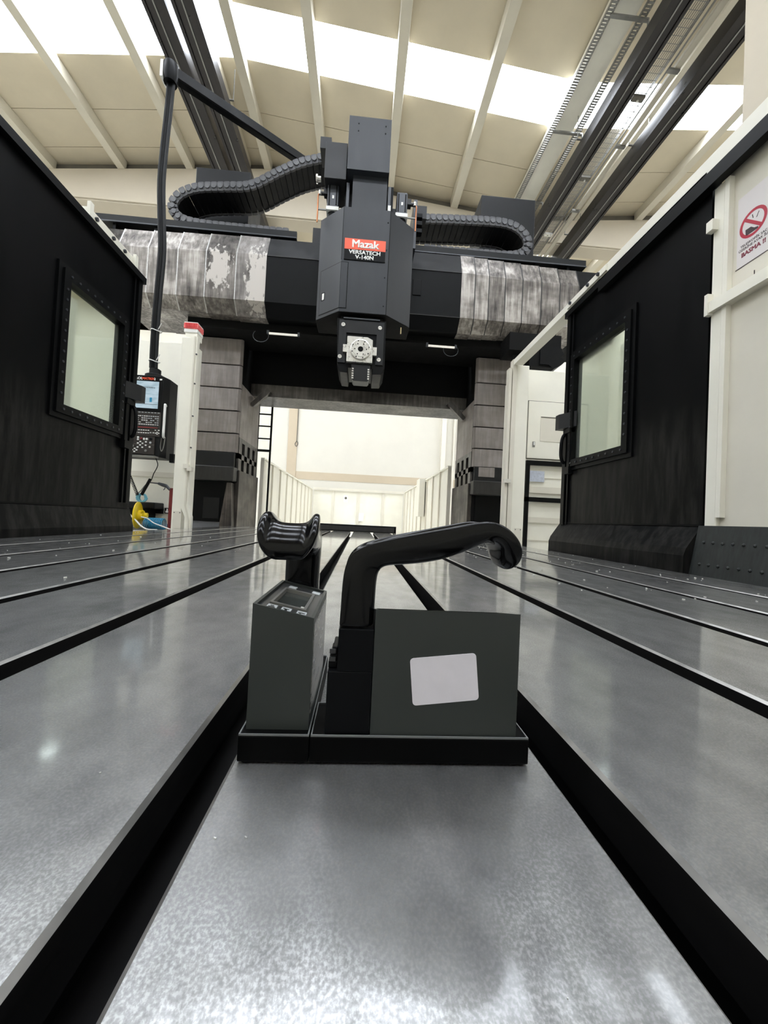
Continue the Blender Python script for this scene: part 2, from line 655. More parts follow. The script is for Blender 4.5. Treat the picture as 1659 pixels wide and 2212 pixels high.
# weatherproof skin above the sheets so that no daylight leaks through the joints
for xa, xb in ((-13.2, -9.7), (-9.7, -2.95), (-2.95, 3.85), (3.85, 10.7)):
    za, zb = roof(xa) + PH + 0.06, roof(xb) + PH + 0.06
    obj('roof_skin', MB().prism([(xa, za), (xb, zb), (xb, zb + 0.08), (xa, za + 0.08)], 'y', HY0, HY1), 'trim_and_shade', ceil)
for x in PUR:
    wd = 0.1 if x not in (3.75, -9.75) else 0.0
    if not wd:
        continue
    z = roof(x)
    ya, yb = (HY0, HY1)
    mb = MB().prism([(x - wd * 0.9, z), (x + wd * 0.9, z), (x + wd * 1.05, z + PH), (x - wd * 1.05, z + PH)], 'y', HY0, 10.05)
    mb2 = MB().prism([(x - wd, z), (x + wd, z), (x + wd, z + PH), (x - wd, z + PH)], 'y', 10.4, HY1)
    obj('purlin', mb, 'purlin', ceil)
    obj('purlin', mb2, 'purlin', ceil)
for x in (3.75, -9.75):
    z = roof(x) - 0.1
    obj('valley_beam', MB().box(x - 0.2, x + 0.2, HY0, HY1, z, z + 0.3), 'cream', ceil)
for nm, ya, yb, zlow in (('trim_1', 9.98, 10.45, None),):
    xs = [-13.2, -9.7, -2.95, 3.85, 10.7]
    top = [(x, roof(x)) for x in xs]
    obj(nm, MB().prism([(-13.2, 7.87), (10.7, 7.87)] + top[::-1], 'y', 10.0, 10.42), 'beam', kind='structure')
    obj('gap_shade_strip', MB().prism([(x, roof(x) + 0.005) for x in xs] + [(x, roof(x) + PH - 0.005) for x in xs][::-1], 'y', 10.12, 10.2), 'trim_and_shade', kind='structure')  # dark strip painted in for the shade in the gap above the beam
    obj('trim_3', MB().box(-13.2, 10.7, 9.96, 10.0, 7.9, 7.97), 'beam', kind='structure')
obj('column_right', MB().box(4.27, 4.88, 3.6, 4.2, FZ, 8.6), 'beam', bevel=0.01, kind='structure')

# ---- overhead rails, trays, lamps
def rail(x, w_, h, y0, y1, z, label):
    t = thing('overhead_rail', label, 'rail', (x, y0, z), 'dark overhead rails')
    obj('web', MB().box(x - w_ * 0.42, x + w_ * 0.42, y0, y1, z, z + h), 'rail_dark', t, bevel=0.03, seg=3)
    obj('lower_lip', MB().box(x - w_ / 2, x - w_ * 0.36, y0, y1, z - 0.02, z + 0.05).box(x + w_ * 0.36, x + w_ / 2, y0, y1, z - 0.02, z + 0.05), 'rail_dark', t)
    obj('bright_strip', MB().box(x - 0.015, x + 0.005, y0, y1, z - 0.012, z), 'galv', t)
    m = MB()
    y = y0 + 1.2
    while y < y1:
        m.bar((x - w_ / 2 - 0.03, y, z + h), (x - w_ / 2 - 0.03, y, 8.45), 0.012, 0.012, (0, 1, 0))
        m.bar((x + w_ / 2 + 0.03, y, z + h), (x + w_ / 2 + 0.03, y, 8.45), 0.012, 0.012, (0, 1, 0))
        m.box(x - w_ / 2 - 0.04, x + w_ / 2 + 0.04, y - 0.015, y + 0.015, z + h, z + h + 0.015)
        y += 2.4
    obj('hanger', m, 'galv', t)
    return t


rail(-3.38, 0.34, 0.3, -6, 14.5, 7.55, 'dark steel overhead rail at the left, outer of the pair above the hanging black hose')
rail(-2.95, 0.33, 0.3, -6, 14.5, 7.55, 'dark steel overhead rail of the left pair, the one nearer the white double purlins')
rail(4.08, 0.3, 0.3, -6, 14.5, 7.55, 'dark steel overhead rail at the right, beside the white valley beam')
rail(5.16, 0.34, 0.3, -6, 14.5, 7.55, 'thick dark overhead rail furthest right, passing behind the concrete column')


def tray(x, w_, h, z, y0, y1, mat, label, step=0.045):
    t = thing('cable_tray', label, 'cable tray', (x, y0, z))
    m = MB().box(x - w_ / 2, x - w_ / 2 + 0.006, y0, y1, z, z + h).box(x + w_ / 2 - 0.006, x + w_ / 2, y0, y1, z, z + h)
    obj('side_flange', m, mat, t)
    r = MB()
    y = y0
    while y < y1:
        r.box(x - w_ / 2, x + w_ / 2, y, y + step * 0.62, z, z + 0.006)
        y += step
    obj('perforated_base', r, mat, t, kind='stuff')
    return t


tray(3.48, 0.1, 0.06, 8.22, -2, 10, 'galv', 'narrow perforated tray along the left flank of the white valley beam')
tray(4.02, 0.1, 0.06, 8.22, -2, 10, 'galv', 'narrow perforated tray along the right flank of the white valley beam')
wt = thing('cable_tray', 'wide steel wire cable tray between the two right overhead rails', 'cable tray', (4.52, 5, 7.85))
obj('side_flange', MB().box(4.39, 4.396, 4.3, 14, 7.85, 7.93), 'galv', wt)
obj('side_flange', MB().box(4.644, 4.65, 4.3, 14, 7.85, 7.93), 'galv', wt)
for k in range(7):
    obj('long_wire', MB().box(4.415 + k * 0.033, 4.423 + k * 0.033, 4.3, 14, 7.852, 7.862), 'galv', wt)
r_ = MB()
y_ = 4.3
while y_ < 14:
    r_.box(4.39, 4.65, y_, y_ + 0.008, 7.85, 7.853)
    y_ += 0.1
obj('cross_wire', r_, 'galv', wt, kind='stuff')
cv = thing('conduit', 'pair of thin white conduits running between the right tray and the furthest right rail', 'conduit', (4.85, 5, 7.8))
obj('pipe', MB().box(4.80, 4.90, 4.3, 14, 7.85, 7.91), 'purlin', cv)
obj('pipe', MB().cyl((4.74, 4.3, 7.9), (0, 1, 0), 0.014, 9.7, 8), 'galv', cv)
for y in (5.9, 7.2, 8.8):
    obj('clamp', MB().box(4.7, 4.9, y, y + 0.06, 7.82, 7.86), 'galv', cv)
for i, y in enumerate((5.6, 7.4, 9.1)):
    t = thing('tray_bracket', ['galvanised angle bracket hung under the valley beam near the frame top', 'galvanised angle bracket under the valley beam in front of the skylight', 'galvanised angle bracket under the valley beam above the far black box'][i], 'bracket', (3.75, y, 8.0), 'brackets under the valley beam')
    obj('arm', MB().box(3.5, 4.12, y, y + 0.05, 8.19, 8.22), 'galv', t)
    obj('drop_rod', MB().box(4.1, 4.12, y, y + 0.03, 7.88, 8.19), 'galv', t)
for i, (y, z) in enumerate(((6.3, 7.84), (7.9, 7.84), (9.55, 7.84))):
    t = thing('junction_fitting', ['grey fitting clamped under the wide tray by the skylight', 'grey fitting clamped under the wide tray beyond the skylight', 'shiny fitting under the wide tray above the right black box'][i], 'fitting', (4.5, y, z), 'fittings under the wide tray')
    obj('body', MB().box(4.4, 4.62, y, y + 0.1, z - 0.06, z), ('trim_and_shade', 'trim_and_shade', 'steel')[i], t, bevel=0.01)
    obj('bolt', MB().cyl((4.5, y + 0.05, z - 0.09), (0, 0, 1), 0.02, 0.03, 8), 'steel', t)

lf = thing('fluorescent_light', 'white hanging fluorescent fitting beyond the white beam, above the left rail', 'light fitting', (-8.3, 12, 9.0))
obj('housing', MB().prism([(-9.35, 9.08), (-7.62, 9.08), (-7.62, 9.2), (-9.35, 9.2)], 'y', 11.9, 12.2), 'purlin', lf)
obj('tube', MB().cyl((-9.3, 12.0, 9.05), (1, 0, 0), 0.03, 1.65, 8), 'purlin', lf)
obj('hanger', MB().box(-9.1, -9.08, 12, 12.02, 9.2, 9.3).box(-7.9, -7.88, 12, 12.02, 9.2, 9.3), 'galv', lf)

# ================================================================== TABLE
tb = thing('machine_table', 'long grey steel machine table with parallel T-slots', 'table', (XC, 2, -0.3))
TY0, TY1 = -0.9, 4.87
obj('slot_bed', MB().box(-1.6, 1.41, TY0, TY1 - 0.01, -0.3, -0.066), 'slot', tb)
cents = [XC + 0.25 * k for k in range(-5, 6)]
hw = 0.0172
ed = [(-1.6, 'e')] + [(c, 's') for c in cents] + [(1.41, 'e')]
for (a, ka), (b, kb) in zip(ed, ed[1:]):
    xa = a + (hw if ka == 's' else 0)
    xb = b - (hw if kb == 's' else 0)
    ua = 0.016 if ka == 's' else 0
    ub = 0.016 if kb == 's' else 0
    ch = 0.0028
    poly = [(xa + ch, 0), (xb - ch, 0), (xb, -ch), (xb, -0.034), (xb + 0, -0.034), (xb - ub * 0 - (0.0 if not ub else 0.014), -0.0345), (xb - (0.014 if ub else 0), -0.066),
            (xa + (0.014 if ua else 0), -0.066), (xa + (0.014 if ua else 0), -0.0345), (xa, -0.034), (xa, -ch)]
    clean = []
    for p in poly:
        if not clean or (abs(p[0] - clean[-1][0]) > 1e-6 or abs(p[1] - clean[-1][1]) > 1e-6):
            clean.append(p)
    so = obj('table_strip', MB().prism(clean, 'y', TY0, TY1), 'table', tb)
    so.data.materials.append(M['slot'])
    so.data.materials.append(M['chamfer'])
    for p in so.data.polygons:
        if abs(p.normal.y) < 0.5 and p.normal.z < 0.95:
            p.material_index = 2 if p.normal.z > 0.3 else 1
bar = thing('end_bar', 'short black bar lying across the far end of the slotted table', 'bar', (-0.04, 4.87, 0))
obj('bar_body', MB().box(-0.53, 0.45, 4.84, 4.92, 0.001, 0.088), 'black', bar, bevel=0.006)
obj('face_strip', MB().box(-0.515, 0.435, 4.832, 4.84, 0.012, 0.072), 'grime', bar)
obj('end_cap', MB().box(0.45, 0.46, 4.84, 4.92, 0.001, 0.088), 'black', bar)
sw = MB()
for k in range(190):
    if k < 150:
        x = random.choice([random.uniform(0.55, 1.39), random.uniform(0.7, 1.39), random.uniform(-1.55, -0.4)])
        y = random.uniform(0.9, 2.9)
        r = random.uniform(0.0012, 0.0035)
    else:
        x = random.uniform(-0.3, 0.42)
        y = random.uniform(0.13, 0.9)
        r = random.uniform(0.0003, 0.0006)
    if any(abs(x - c) < 0.026 for c in cents):
        continue
    if -0.09 < x < 0.14 and 0.25 < y < 0.43:
        continue
    a = random.uniform(0, 3.14)
    ln = r * random.uniform(1.0, 3.0)
    sw.bar((x, y, r * 0.6), (x + ln * math.cos(a), y + ln * math.sin(a), r * 0.8), r, r)
o = obj('metal_swarf', sw, 'chip', kind='stuff')
tag(o, 'tiny bright metal chips scattered over the slotted table', 'metal chips')
o['kind'] = 'stuff'

# ================================================================== DESKTOP DEVICE (two alike, one end-on, one side-on)
dv = thing('desktop_device', 'grey and black hooked-arm device seen side-on with a blank white label', 'device', (0, 0, 0), 'hooked-arm devices on the table')
obj('base_tray', MB().box(0, 0.151, 0, 0.047, 0.0015, 0.0185), 'dev_tray', dv, bevel=0.0008, seg=2)
obj('tray_lip', MB().box(0.0004, 0.1506, 0.0003, 0.0012, 0.0185, 0.0197).box(0.0004, 0.1506, 0.0458, 0.0467, 0.0185, 0.0197).box(0.0004, 0.0012, 0.0012, 0.0458, 0.0185, 0.0197).box(0.1498, 0.1506, 0.0012, 0.0458, 0.0185, 0.0197), 'dev_lip_highlight', dv, label='rim of the black tray with its highlight painted pale')
for fx in (0.006, 0.146):
    for fy in (0.006, 0.041):
        obj('foot', MB().cyl((fx, fy, 0.0), (0, 0, 1), 0.0042, 0.0016, 12), 'black_matt', dv)
top_n, top_f = 0.1045, 0.0955
y0, y1 = 0.0028, 0.0452
bx0, bx1 = 0.0402, 0.1425
ins = 0.0022


def topz(y):
    return top_n + (top_f - top_n) * (y - y0) / (y1 - y0)


hb = MB()
hb.prism([(y0, 0.0185), (y1, 0.0185), (y1, top_f - 0.006), (y0, top_n - 0.006)], 'x', bx0, bx1 - 0.001)
box = obj('grey_box', hb, 'dev_grey', dv)
# rim standing proud round the recessed top panel
rim = MB()
for (xa, xb, ya, yb) in ((bx0, bx1, y0, y0 + ins), (bx0, bx1, y1 - ins, y1), (bx0, bx0 + ins, y0 + ins, y1 - ins), (bx1 - ins, bx1, y0 + ins, y1 - ins)):
    rim.add([(x, y, z) for x in (xa, xb) for y in (ya, yb) for z in (topz(y) - 0.006, topz(y))], [(0, 1, 3, 2), (4, 6, 7, 5), (0, 4, 5, 1), (2, 3, 7, 6), (0, 2, 6, 4), (1, 5, 7, 3)])
obj('top_rim', rim, 'dev_grey', dv)
obj('front_plate', MB().prism([(y0, 0.0185), (y1, 0.0185), (y1, top_f - 0.006), (y0, top_n - 0.006)], 'x', bx1 - 0.001, bx1), 'dev_grey', dv)


def top_slab(u0, u1, v0, v1, h0, h1):
    """slab on the slanting top: u back from the free end, v across; h heights relative to the rim"""
    xa, xb = bx1 - u0 * (bx1 - bx0) * 0.93, bx1 - u1 * (bx1 - bx0) * 0.93
    ya, yb = y0 + v0 * (y1 - y0), y0 + v1 * (y1 - y0)
    return MB().add([(x, y, topz(y) + h) for x in (xa, xb) for y in (ya, yb) for h in (h0, h1)], [(0, 1, 3, 2), (4, 6, 7, 5), (0, 4, 5, 1), (2, 3, 7, 6), (0, 2, 6, 4), (1, 5, 7, 3)])


tp = obj('display_panel', top_slab(0.03, 0.19, 0.05, 0.95, -0.006, -0.002).add(*(lambda m: (m.v, m.f))(top_slab(0.86, 1.05, 0.05, 0.95, -0.006, -0.002))), 'dev_panel', dv)
sd = MB()
for a in ((0.19, 0.86, 0.05, 0.17), (0.19, 0.86, 0.80, 0.95)):
    q = top_slab(a[0], a[1], a[2], a[3], -0.006, -0.002)
    sd.add(q.v, q.f)
obj('panel_side', sd, 'dev_panel', tp)
fr = MB()
for a in ((0.21, 0.25, 0.17, 0.80), (0.80, 0.84, 0.17, 0.80), (0.25, 0.80, 0.17, 0.21), (0.25, 0.80, 0.75, 0.80)):
    q = top_slab(*a, -0.0045, -0.0012)
    fr.add(q.v, q.f)
obj('display_frame', fr, 'galv', tp, label='pale metal frame round the display')
obj('display_window', top_slab(0.25, 0.80, 0.21, 0.75, -0.0058, -0.0045), 'lcd', tp)
obj('light_tab', top_slab(0.255, 0.36, 0.67, 0.74, -0.0045, -0.003), 'white', tp)
for (u, v) in ((0.105, 0.26), (0.105, 0.5), (0.105, 0.76), (0.92, 0.30), (0.92, 0.80)):
    ic = obj('symbol_label', top_slab(u - 0.05, u + 0.05, v - 0.08, v + 0.08, -0.002, -0.0014), 'grey_label', tp)
for j, (u, v) in enumerate(((0.105, 0.26), (0.105, 0.5), (0.105, 0.76))):
    mk = MB()
    for a in (((u - 0.03, u - 0.015, v - 0.05, v + 0.05), (u + 0.005, u + 0.02, v - 0.03, v + 0.03)), ((u - 0.03, u - 0.01, v - 0.02, v + 0.02), (u + 0.0, u + 0.012, v - 0.05, v + 0.05)), ((u - 0.01, u + 0.002, v - 0.055, v + 0.055), (u - 0.035, u - 0.02, v - 0.03, v + 0.0)))[j]:
        q = top_slab(*a, -0.0014, -0.0011)
        mk.add(q.v, q.f)
    obj('symbol', mk, 'dev_panel', tp)
# blank rounded label on the long side
cx_, cz_, lw, lh = 0.0902, 0.058, 0.0465, 0.0325
pts = []
for (sx, sz, a0) in ((1, 1, 0), (-1, 1, 90), (-1, -1, 180), (1, -1, 270)):
    for k in range(5):
        a = math.radians(a0 + 22.5 * k)
        pts.append((sx * (lw / 2 - 0.0025) + 0.0025 * math.cos(a), sz * (lh / 2 - 0.0025) + 0.0025 * math.sin(a)))
ta = math.radians(6.2)
obj('blank_label', MB().quad([(cx_ + p[0] * math.cos(ta) - p[1] * math.sin(ta), y0, cz_ + p[0] * math.sin(ta) + p[1] * math.cos(ta)) for p in pts], (0, -1, 0), 0.0003), 'dev_label', box, label='blank white rounded label, slightly tilted')
obj('side_panel', MB().box(bx0 + 0.006, bx1 - 0.004, y1, y1 + 0.0004, 0.028, 0.090), 'streaked', box, label='bright scratched panel on the far long side')
# stem: lower block with a step, upper block, seam
obj('lower_stem', MB().box(0.0092, 0.0398, 0.0028, 0.037, 0.0185, 0.0615).box(0.0155, 0.0398, 0.0028, 0.037, 0.0615, 0.0905), 'dev_satin', dv, bevel=0.0007, seg=2)
clip = obj('side_clip', MB().box(0.0092, 0.0153, 0.008, 0.032, 0.0618, 0.0665).box(0.0105, 0.0153, 0.008, 0.032, 0.0665, 0.0715).box(0.012, 0.0153, 0.008, 0.032, 0.0715, 0.0765), 'dev_satin', dv, bevel=0.0005)
for zz in (0.0668, 0.0722):
    obj('clip_tooth', MB().box(0.0098, 0.014, 0.0066, 0.008, zz, zz + 0.003), 'dev_panel', clip)
ST = [((.0155, .0915), (.0395, .0915), .0165, .0195, 0.0), ((.0155, .0922), (.0395, .0922), .0165, .0195, 0.0), ((.0158, .106), (.0398, .105), .0165, .0195, 0.0), ((.016, .122), (.0400, .119), .0166, .0195, .02), ((.0172, .1335), (.0405, .1272), .0168, .0198, .05),
      ((.0212, .1422), (.0425, .1318), .017, .020, .10), ((.029, .148), (.0475, .134), .0173, .0202, .16), ((.042, .1522), (.054, .1345), .0177, .0205, .22), ((.060, .1568), (.066, .1355), .018, .021, .26),
      ((.080, .1612), (.084, .1385), .0185, .0215, .28), ((.098, .1653), (.1025, .1455), .0195, .022, .34), ((.110, .1683), (.1125, .1505), .0205, .0224, .44), ((.119, .1692), (.1175, .1532), .0212, .0226, .52),
      ((.1275, .1672), (.1215, .1537), .0216, .0227, .55), ((.1345, .1625), (.1245, .1525), .0218, .0228, .50), ((.1402, .1562), (.1265, .1505), .0216, .0228, .42), ((.1432, .1492), (.1275, .1475), .0204, .0228, .28),
      ((.1433, .1425), (.128, .1445), .0180, .0228, .12), ((.1412, .1375), (.1285, .1415), .0146, .0228, .03), ((.1375, .1345), (.1295, .1385), .0108, .0228, 0.0), ((.1345, .1340), (.1305, .1368), .006, .0228, 0.0)]
sec = lambda d: [(-1, .12), (-.94, .02), (-.86, 0), (-.76, 0.02), (-.64, .6 * d), (-.5, .9 * d), (-.25, d), (0, d), (.25, d), (.5, .9 * d), (.64, .6 * d), (.76, .02), (.86, 0), (.94, .02), (1, .12), (1, .6), (.92, .85), (.7, .98), (.35, 1.0), (0, 1.0), (-.35, 1.0), (-.7, .98), (-.92, .85), (-1, .6)]
hk = MB()
rings = []
for (T, B, w_, yc, d) in ST:
    rings.append([(T[0] + (B[0] - T[0]) * s_, yc + w_ * a, T[1] + (B[1] - T[1]) * s_) for a, s_ in sec(d)])
nn = len(rings[0])
vs = [p for r_ in rings for p in r_]
fs = [(i * nn + k, i * nn + (k + 1) % nn, (i + 1) * nn + (k + 1) % nn, (i + 1) * nn + k) for i in range(len(rings) - 1) for k in range(nn)]
fs += [tuple(range(nn)), tuple(range((len(rings) - 1) * nn, len(rings) * nn))]
hk.add(vs, fs)
ho = obj('hook_arm', hk, 'dev_black', dv, smooth=40)
sb = ho.modifiers.new('round', 'SUBSURF')
sb.levels = 1
sb.render_levels = 2
dv.location = (-0.0262, 0.263, 0)
d2 = copy_tree(dv)
d2.location = (-0.0737, 0.414, 0)
d2.rotation_euler = (0, 0, math.radians(-90))
d2['label'] = 'grey and black hooked-arm device seen end-on with its display on the slanted top'

# ================================================================== ENCLOSURE DOORS
def enclosure_door(side, label):
    """right door modelled at x > 0; the left one stands mirrored, a little nearer the table"""
    X = lambda x: x if side > 0 else -(x + 0.125)
    ya, yb = (1.69, 2.93) if side > 0 else (0.7, 2.92)
    zt = 1.885 if side > 0 else 1.875
    t = thing('enclosure_door', label, 'door', (X(1.6), 2.2, FZ), 'black enclosure doors')

    def bx(m, x0, x1, *r):
        a, b = X(x0), X(x1)
        return m.box(min(a, b), max(a, b), *r)
    # sheet with a window opening
    wy0, wy1, wz0, wz1 = (2.24, 2.80, 0.69, 1.455) if side > 0 else (2.245, 2.735, 0.725, 1.42)
    px0, px1 = 1.585, 1.63
    m = MB()
    bx(m, px0, px1, ya, wy0, 0.2, zt - 0.02)
    bx(m, px0, px1, wy1, yb, 0.2, zt - 0.02)
    bx(m, px0, px1, wy0, wy1, 0.2, wz0)
    bx(m, px0, px1, wy0, wy1, wz1, zt - 0.02)
    obj('sheet', m, 'door', t)
    # bowed skirt
    if side > 0:
        prof_ = [(1.585, 0.215), (1.575, 0.20), (1.51, 0.105), (1.497, 0.07), (1.495, -0.04), (1.53, -0.04), (1.63, 0.2)]
    else:
        prof_ = [(1.585, 0.165), (1.577, 0.155), (1.552, 0.06), (1.545, 0.035), (1.543, -0.04), (1.575, -0.04), (1.63, 0.2), (1.585, 0.2)]
    obj('skirt', MB().prism([(X(p[0]), p[1]) for p in prof_], 'y', ya, yb + 0.03), 'door', t)
    zf = prof_[0][1]
    obj('fold_line', bx(MB(), 1.576, 1.586, ya, yb, zf - 0.006, zf + 0.003), 'black', t)
    # edge channels
    obj('edge_channel', bx(MB(), 1.565, 1.585, yb - 0.045, yb, 0.2, zt), 'black', t)
    obj('edge_channel', bx(MB(), 1.57, 1.585, yb - 0.085, yb - 0.07, 0.2, zt), 'black', t)
    obj('top_channel', bx(MB(), 1.552, 1.63, ya, yb + 0.02, zt - 0.045, zt), 'black', t)
    # window frame
    f = MB()
    for o_, th, x0 in ((0.05, 0.05, 1.56), (0.078, 0.028, 1.572)):
        a0, a1, b0, b1 = wy0 - o_, wy1 + min(o_, 0.055), wz0 - o_, wz1 + o_
        t2 = th if o_ < 0.06 else 0.006
        bx(f, x0, 1.585, a0, a1, b0, b0 + th)
        bx(f, x0, 1.585, a0, a1, b1 - th, b1)
        bx(f, x0, 1.585, a0, a0 + th, b0 + th, b1 - th)
        bx(f, x0, 1.585, a1 - t2, a1, b0 + th, b1 - th)
    fo = obj('window_frame', f, 'black', t)
    bm_ = MB()
    for k in range(9):
        yy = wy0 + (wy1 - wy0) * k / 8
        for zz in (wz0 - 0.026, wz1 + 0.026):
            bm_.cyl((X(1.561), yy, zz), (-side, 0, 0), 0.007, 0.006, 6)
    for k in range(1, 12):
        zz = wz0 + (wz1 - wz0) * k / 12
        for yy in (wy0 - 0.026, wy1 + 0.026):
            bm_.cyl((X(1.561), yy, zz), (-side, 0, 0), 0.007, 0.006, 6)
    obj('frame_bolt', bm_, 'servo', fo, kind='stuff')
    obj('window_pane', bx(MB(), 1.60, 1.612, wy0, wy1, wz0, wz1), 'glass', t, label='smeared pale safety glass')
    # latch block, handle, latch plate
    pl_ = [(X(1.585), yb - 0.15), (X(1.515), yb - 0.02), (X(1.515), yb + 0.03), (X(1.585), yb + 0.03)]
    obj('latch_block', MB().prism(pl_, 'z', 0.945, 1.06), 'head_dark', t)
    yh = yb - 0.03
    hp = smooth_path([(X(1.565), yh, 0.68), (X(1.55), yh, 0.69), (X(1.538), yh, 0.73), (X(1.536), yh, 0.79), (X(1.54), yh, 0.85), (X(1.552), yh, 0.89), (X(1.565), yh, 0.90)], 4)
    obj('handle', MB().tube(hp, 0.013, 8), 'black', t, smooth=50)
    m = bx(MB(), 1.555, 1.585, yb - 0.12, yb - 0.085, 0.64, 0.92)
    bx(m, 1.545, 1.585, yb - 0.13, yb - 0.07, 0.585, 0.64)
    bx(m, 1.545, 1.585, yb - 0.13, yb - 0.07, 0.90, 0.935)
    obj('latch_plate', m, 'black', t)
    return t


enclosure_door(-1, 'black sliding enclosure door at the left, partly covering the operator panel')
dr = enclosure_door(1, 'black sliding enclosure door at the right, beside the cream wall with the sign')
# ---- right: guide rail, front post, cream guard wall, sign
gr = thing('guide_rail', 'long cream guide rail above the right door running to the far cream post', 'rail', (1.6, 2, 1.9), 'cream door guide rails')
obj('white_rail', MB().box(1.552, 1.65, 0.3, 2.5, 1.865, 1.945).box(1.552, 1.65, 2.5, 3.975, 1.888, 1.945), 'cream', gr)
obj('dark_channel', MB().box(1.54, 1.58, 0.3, 2.5, 1.79, 1.862), 'black', gr)
for y in (2.5, 2.62, 2.85):
    obj('bolt', MB().cyl((1.54, y, 1.915), (-1, 0, 0), 0.012, 0.012, 8), 'servo', gr)
obj('rail_stop', MB().box(1.54, 1.552, 2.42, 2.9, 1.892, 1.935), 'cream', gr)
gl = thing('guide_rail', 'short cream guide rail on top of the left door', 'rail', (-1.75, 2.6, 1.878), 'cream door guide rails')
obj('white_rail', MB().box(-1.80, -1.70, 2.36, 2.83, 1.878, 1.945), 'cream', gl)
for y in (2.42, 2.58, 2.70):
    obj('bolt', MB().cyl((-1.70, y, 1.915), (1, 0, 0), 0.012, 0.012, 8), 'servo', gl)
obj('rail_stop', MB().box(-1.70, -1.68, 2.34, 2.37, 1.88, 1.965).box(-1.70, -1.68, 2.80, 2.83, 1.88, 1.965), 'cream', gl)
gw = thing('guard_wall', 'cream sheet guard wall beside the right door, under the warning sign', 'guard', (1.7, 1.0, FZ))
obj('wall_sheet', MB().box(1.605, 1.64, 0.2, 1.624, FZ, 1.86), 'cream_dull', gw)
obj('end_post', MB().box(1.585, 1.66, 1.625, 1.682, FZ, 1.795), 'cream', gw, bevel=0.004)
obj('post_flange', MB().box(1.58, 1.605, 1.60, 1.622, 0.25, 1.79), 'cream', gw)
rl = obj('cross_rail', MB().prism([(1.563, 1.20), (1.605, 1.20), (1.605, 1.265), (1.563, 1.25)], 'y', 0.3, 1.67), 'cream', gw)
obj('rail_end', MB().box(1.558, 1.585, 1.67, 1.688, 1.19, 1.29), 'cream', rl)
obj('stop_tab', MB().box(1.556, 1.585, 1.655, 1.688, 1.585, 1.635), 'cream', gw)
for y in (1.38, 1.5):
    obj('weld_pin', MB().box(1.603, 1.605, y, y + 0.0025, 1.265, 1.295), 'ink', gw)
sg = thing('warning_sign', 'white paper warning sign with a red ring and text on the cream guard wall', 'sign', (1.604, 1.4, 1.3))
# the sign plane faces -x; reading direction runs towards -y
SX = 1.6045
sy0, sy1, sz0, sz1 = 1.20, 1.58, 1.345, 1.66
obj('sheet', MB().box(SX - 0.001, SX, sy0, sy1, sz0, sz1), 'sign', sg)
cy_, cz2 = 1.512, 1.51
n = 32
ro, ri = 0.058, 0.046
ring = MB()
for k in range(n):
    a, b = 2 * math.pi * k / n, 2 * math.pi * (k + 1) / n
    ring.quad([(SX - 0.001, cy_ + r_ * math.cos(t_), cz2 + r_ * math.sin(t_)) for r_, t_ in ((ro, a), (ro, b), (ri, b), (ri, a))], (-1, 0, 0), 0.0006)
obj('prohibition_ring', ring, 'ring', sg)
obj('prohibition_bar', MB().bar((SX - 0.0015, cy_ + 0.035, cz2 + 0.035), (SX - 0.0015, cy_ - 0.035, cz2 - 0.035), 0.0008, 0.012, (0, 1, -1)), 'ring', sg)
boot = [(0.032, -0.012), (0.008, -0.014), (-0.006, -0.028), (-0.022, -0.034), (-0.022, -0.042), (0.03, -0.040)]
obj('boot_symbol', MB().quad([(SX - 0.001, cy_ + a, cz2 + b) for a, b in boot], (-1, 0, 0), 0.0006), 'ink', sg)
obj('spark_mark', MB().bar((SX - 0.0012, cy_ + 0.0, cz2 + 0.018), (SX - 0.0012, cy_ + 0.004, cz2 + 0.036), 0.0006, 0.003, (0, 1, 0)).bar((SX - 0.0012, cy_ - 0.014, cz2 + 0.010), (SX - 0.0012, cy_ - 0.024, cz2 + 0.03), 0.0006, 0.003, (0, 1, 0)), 'ink', sg)
RT, UP = (0, -1, 0), (0, 0, 1)
text('sign_text', 'TELESKOPİK SAC', (SX - 0.0012, 1.508, 1.434), RT, UP, 0.0145, 'ink', sg, 0.0003, 0.0002)
text('sign_text', 'ÜZERİNE AYAK İLE', (SX - 0.0012, 1.508, 1.418), RT, UP, 0.0145, 'ink', sg, 0.0003, 0.0002)
text('sign_text', 'BASMA !!', (SX - 0.0012, 1.508, 1.394), RT, UP, 0.026, 'inkred', sg, 0.0003, 0.0009)
obj('fold_line', MB().box(SX - 0.0012, SX - 0.0002, sy0, 1.585, sz0 - 0.002, sz0 + 0.001), 'ink', sg)
ap = thing('way_apron', 'dark riveted apron plate leaning against the table edge at the right', 'apron', (1.5, 1.2, -0.02))
ob_ = MB().prism([(1.512, -0.06), (1.527, -0.06), (1.578, 0.205), (1.563, 0.212)], 'y', 0.3, 1.685)
obj('apron_plate', ob_, 'apron', ap)
for k in range(22):
    yy = 1.64 - k * 0.045
    for q in (0.36, 0.72):
        x_, z_ = 1.512 + 0.051 * q, -0.06 + 0.272 * q
        obj('rivet', MB().lathe((x_, yy, z_), (-0.98, 0, 0.19), [(0.008, 0), (0.006, 0.004), (0.002, 0.006)], 8), 'apron', ap)

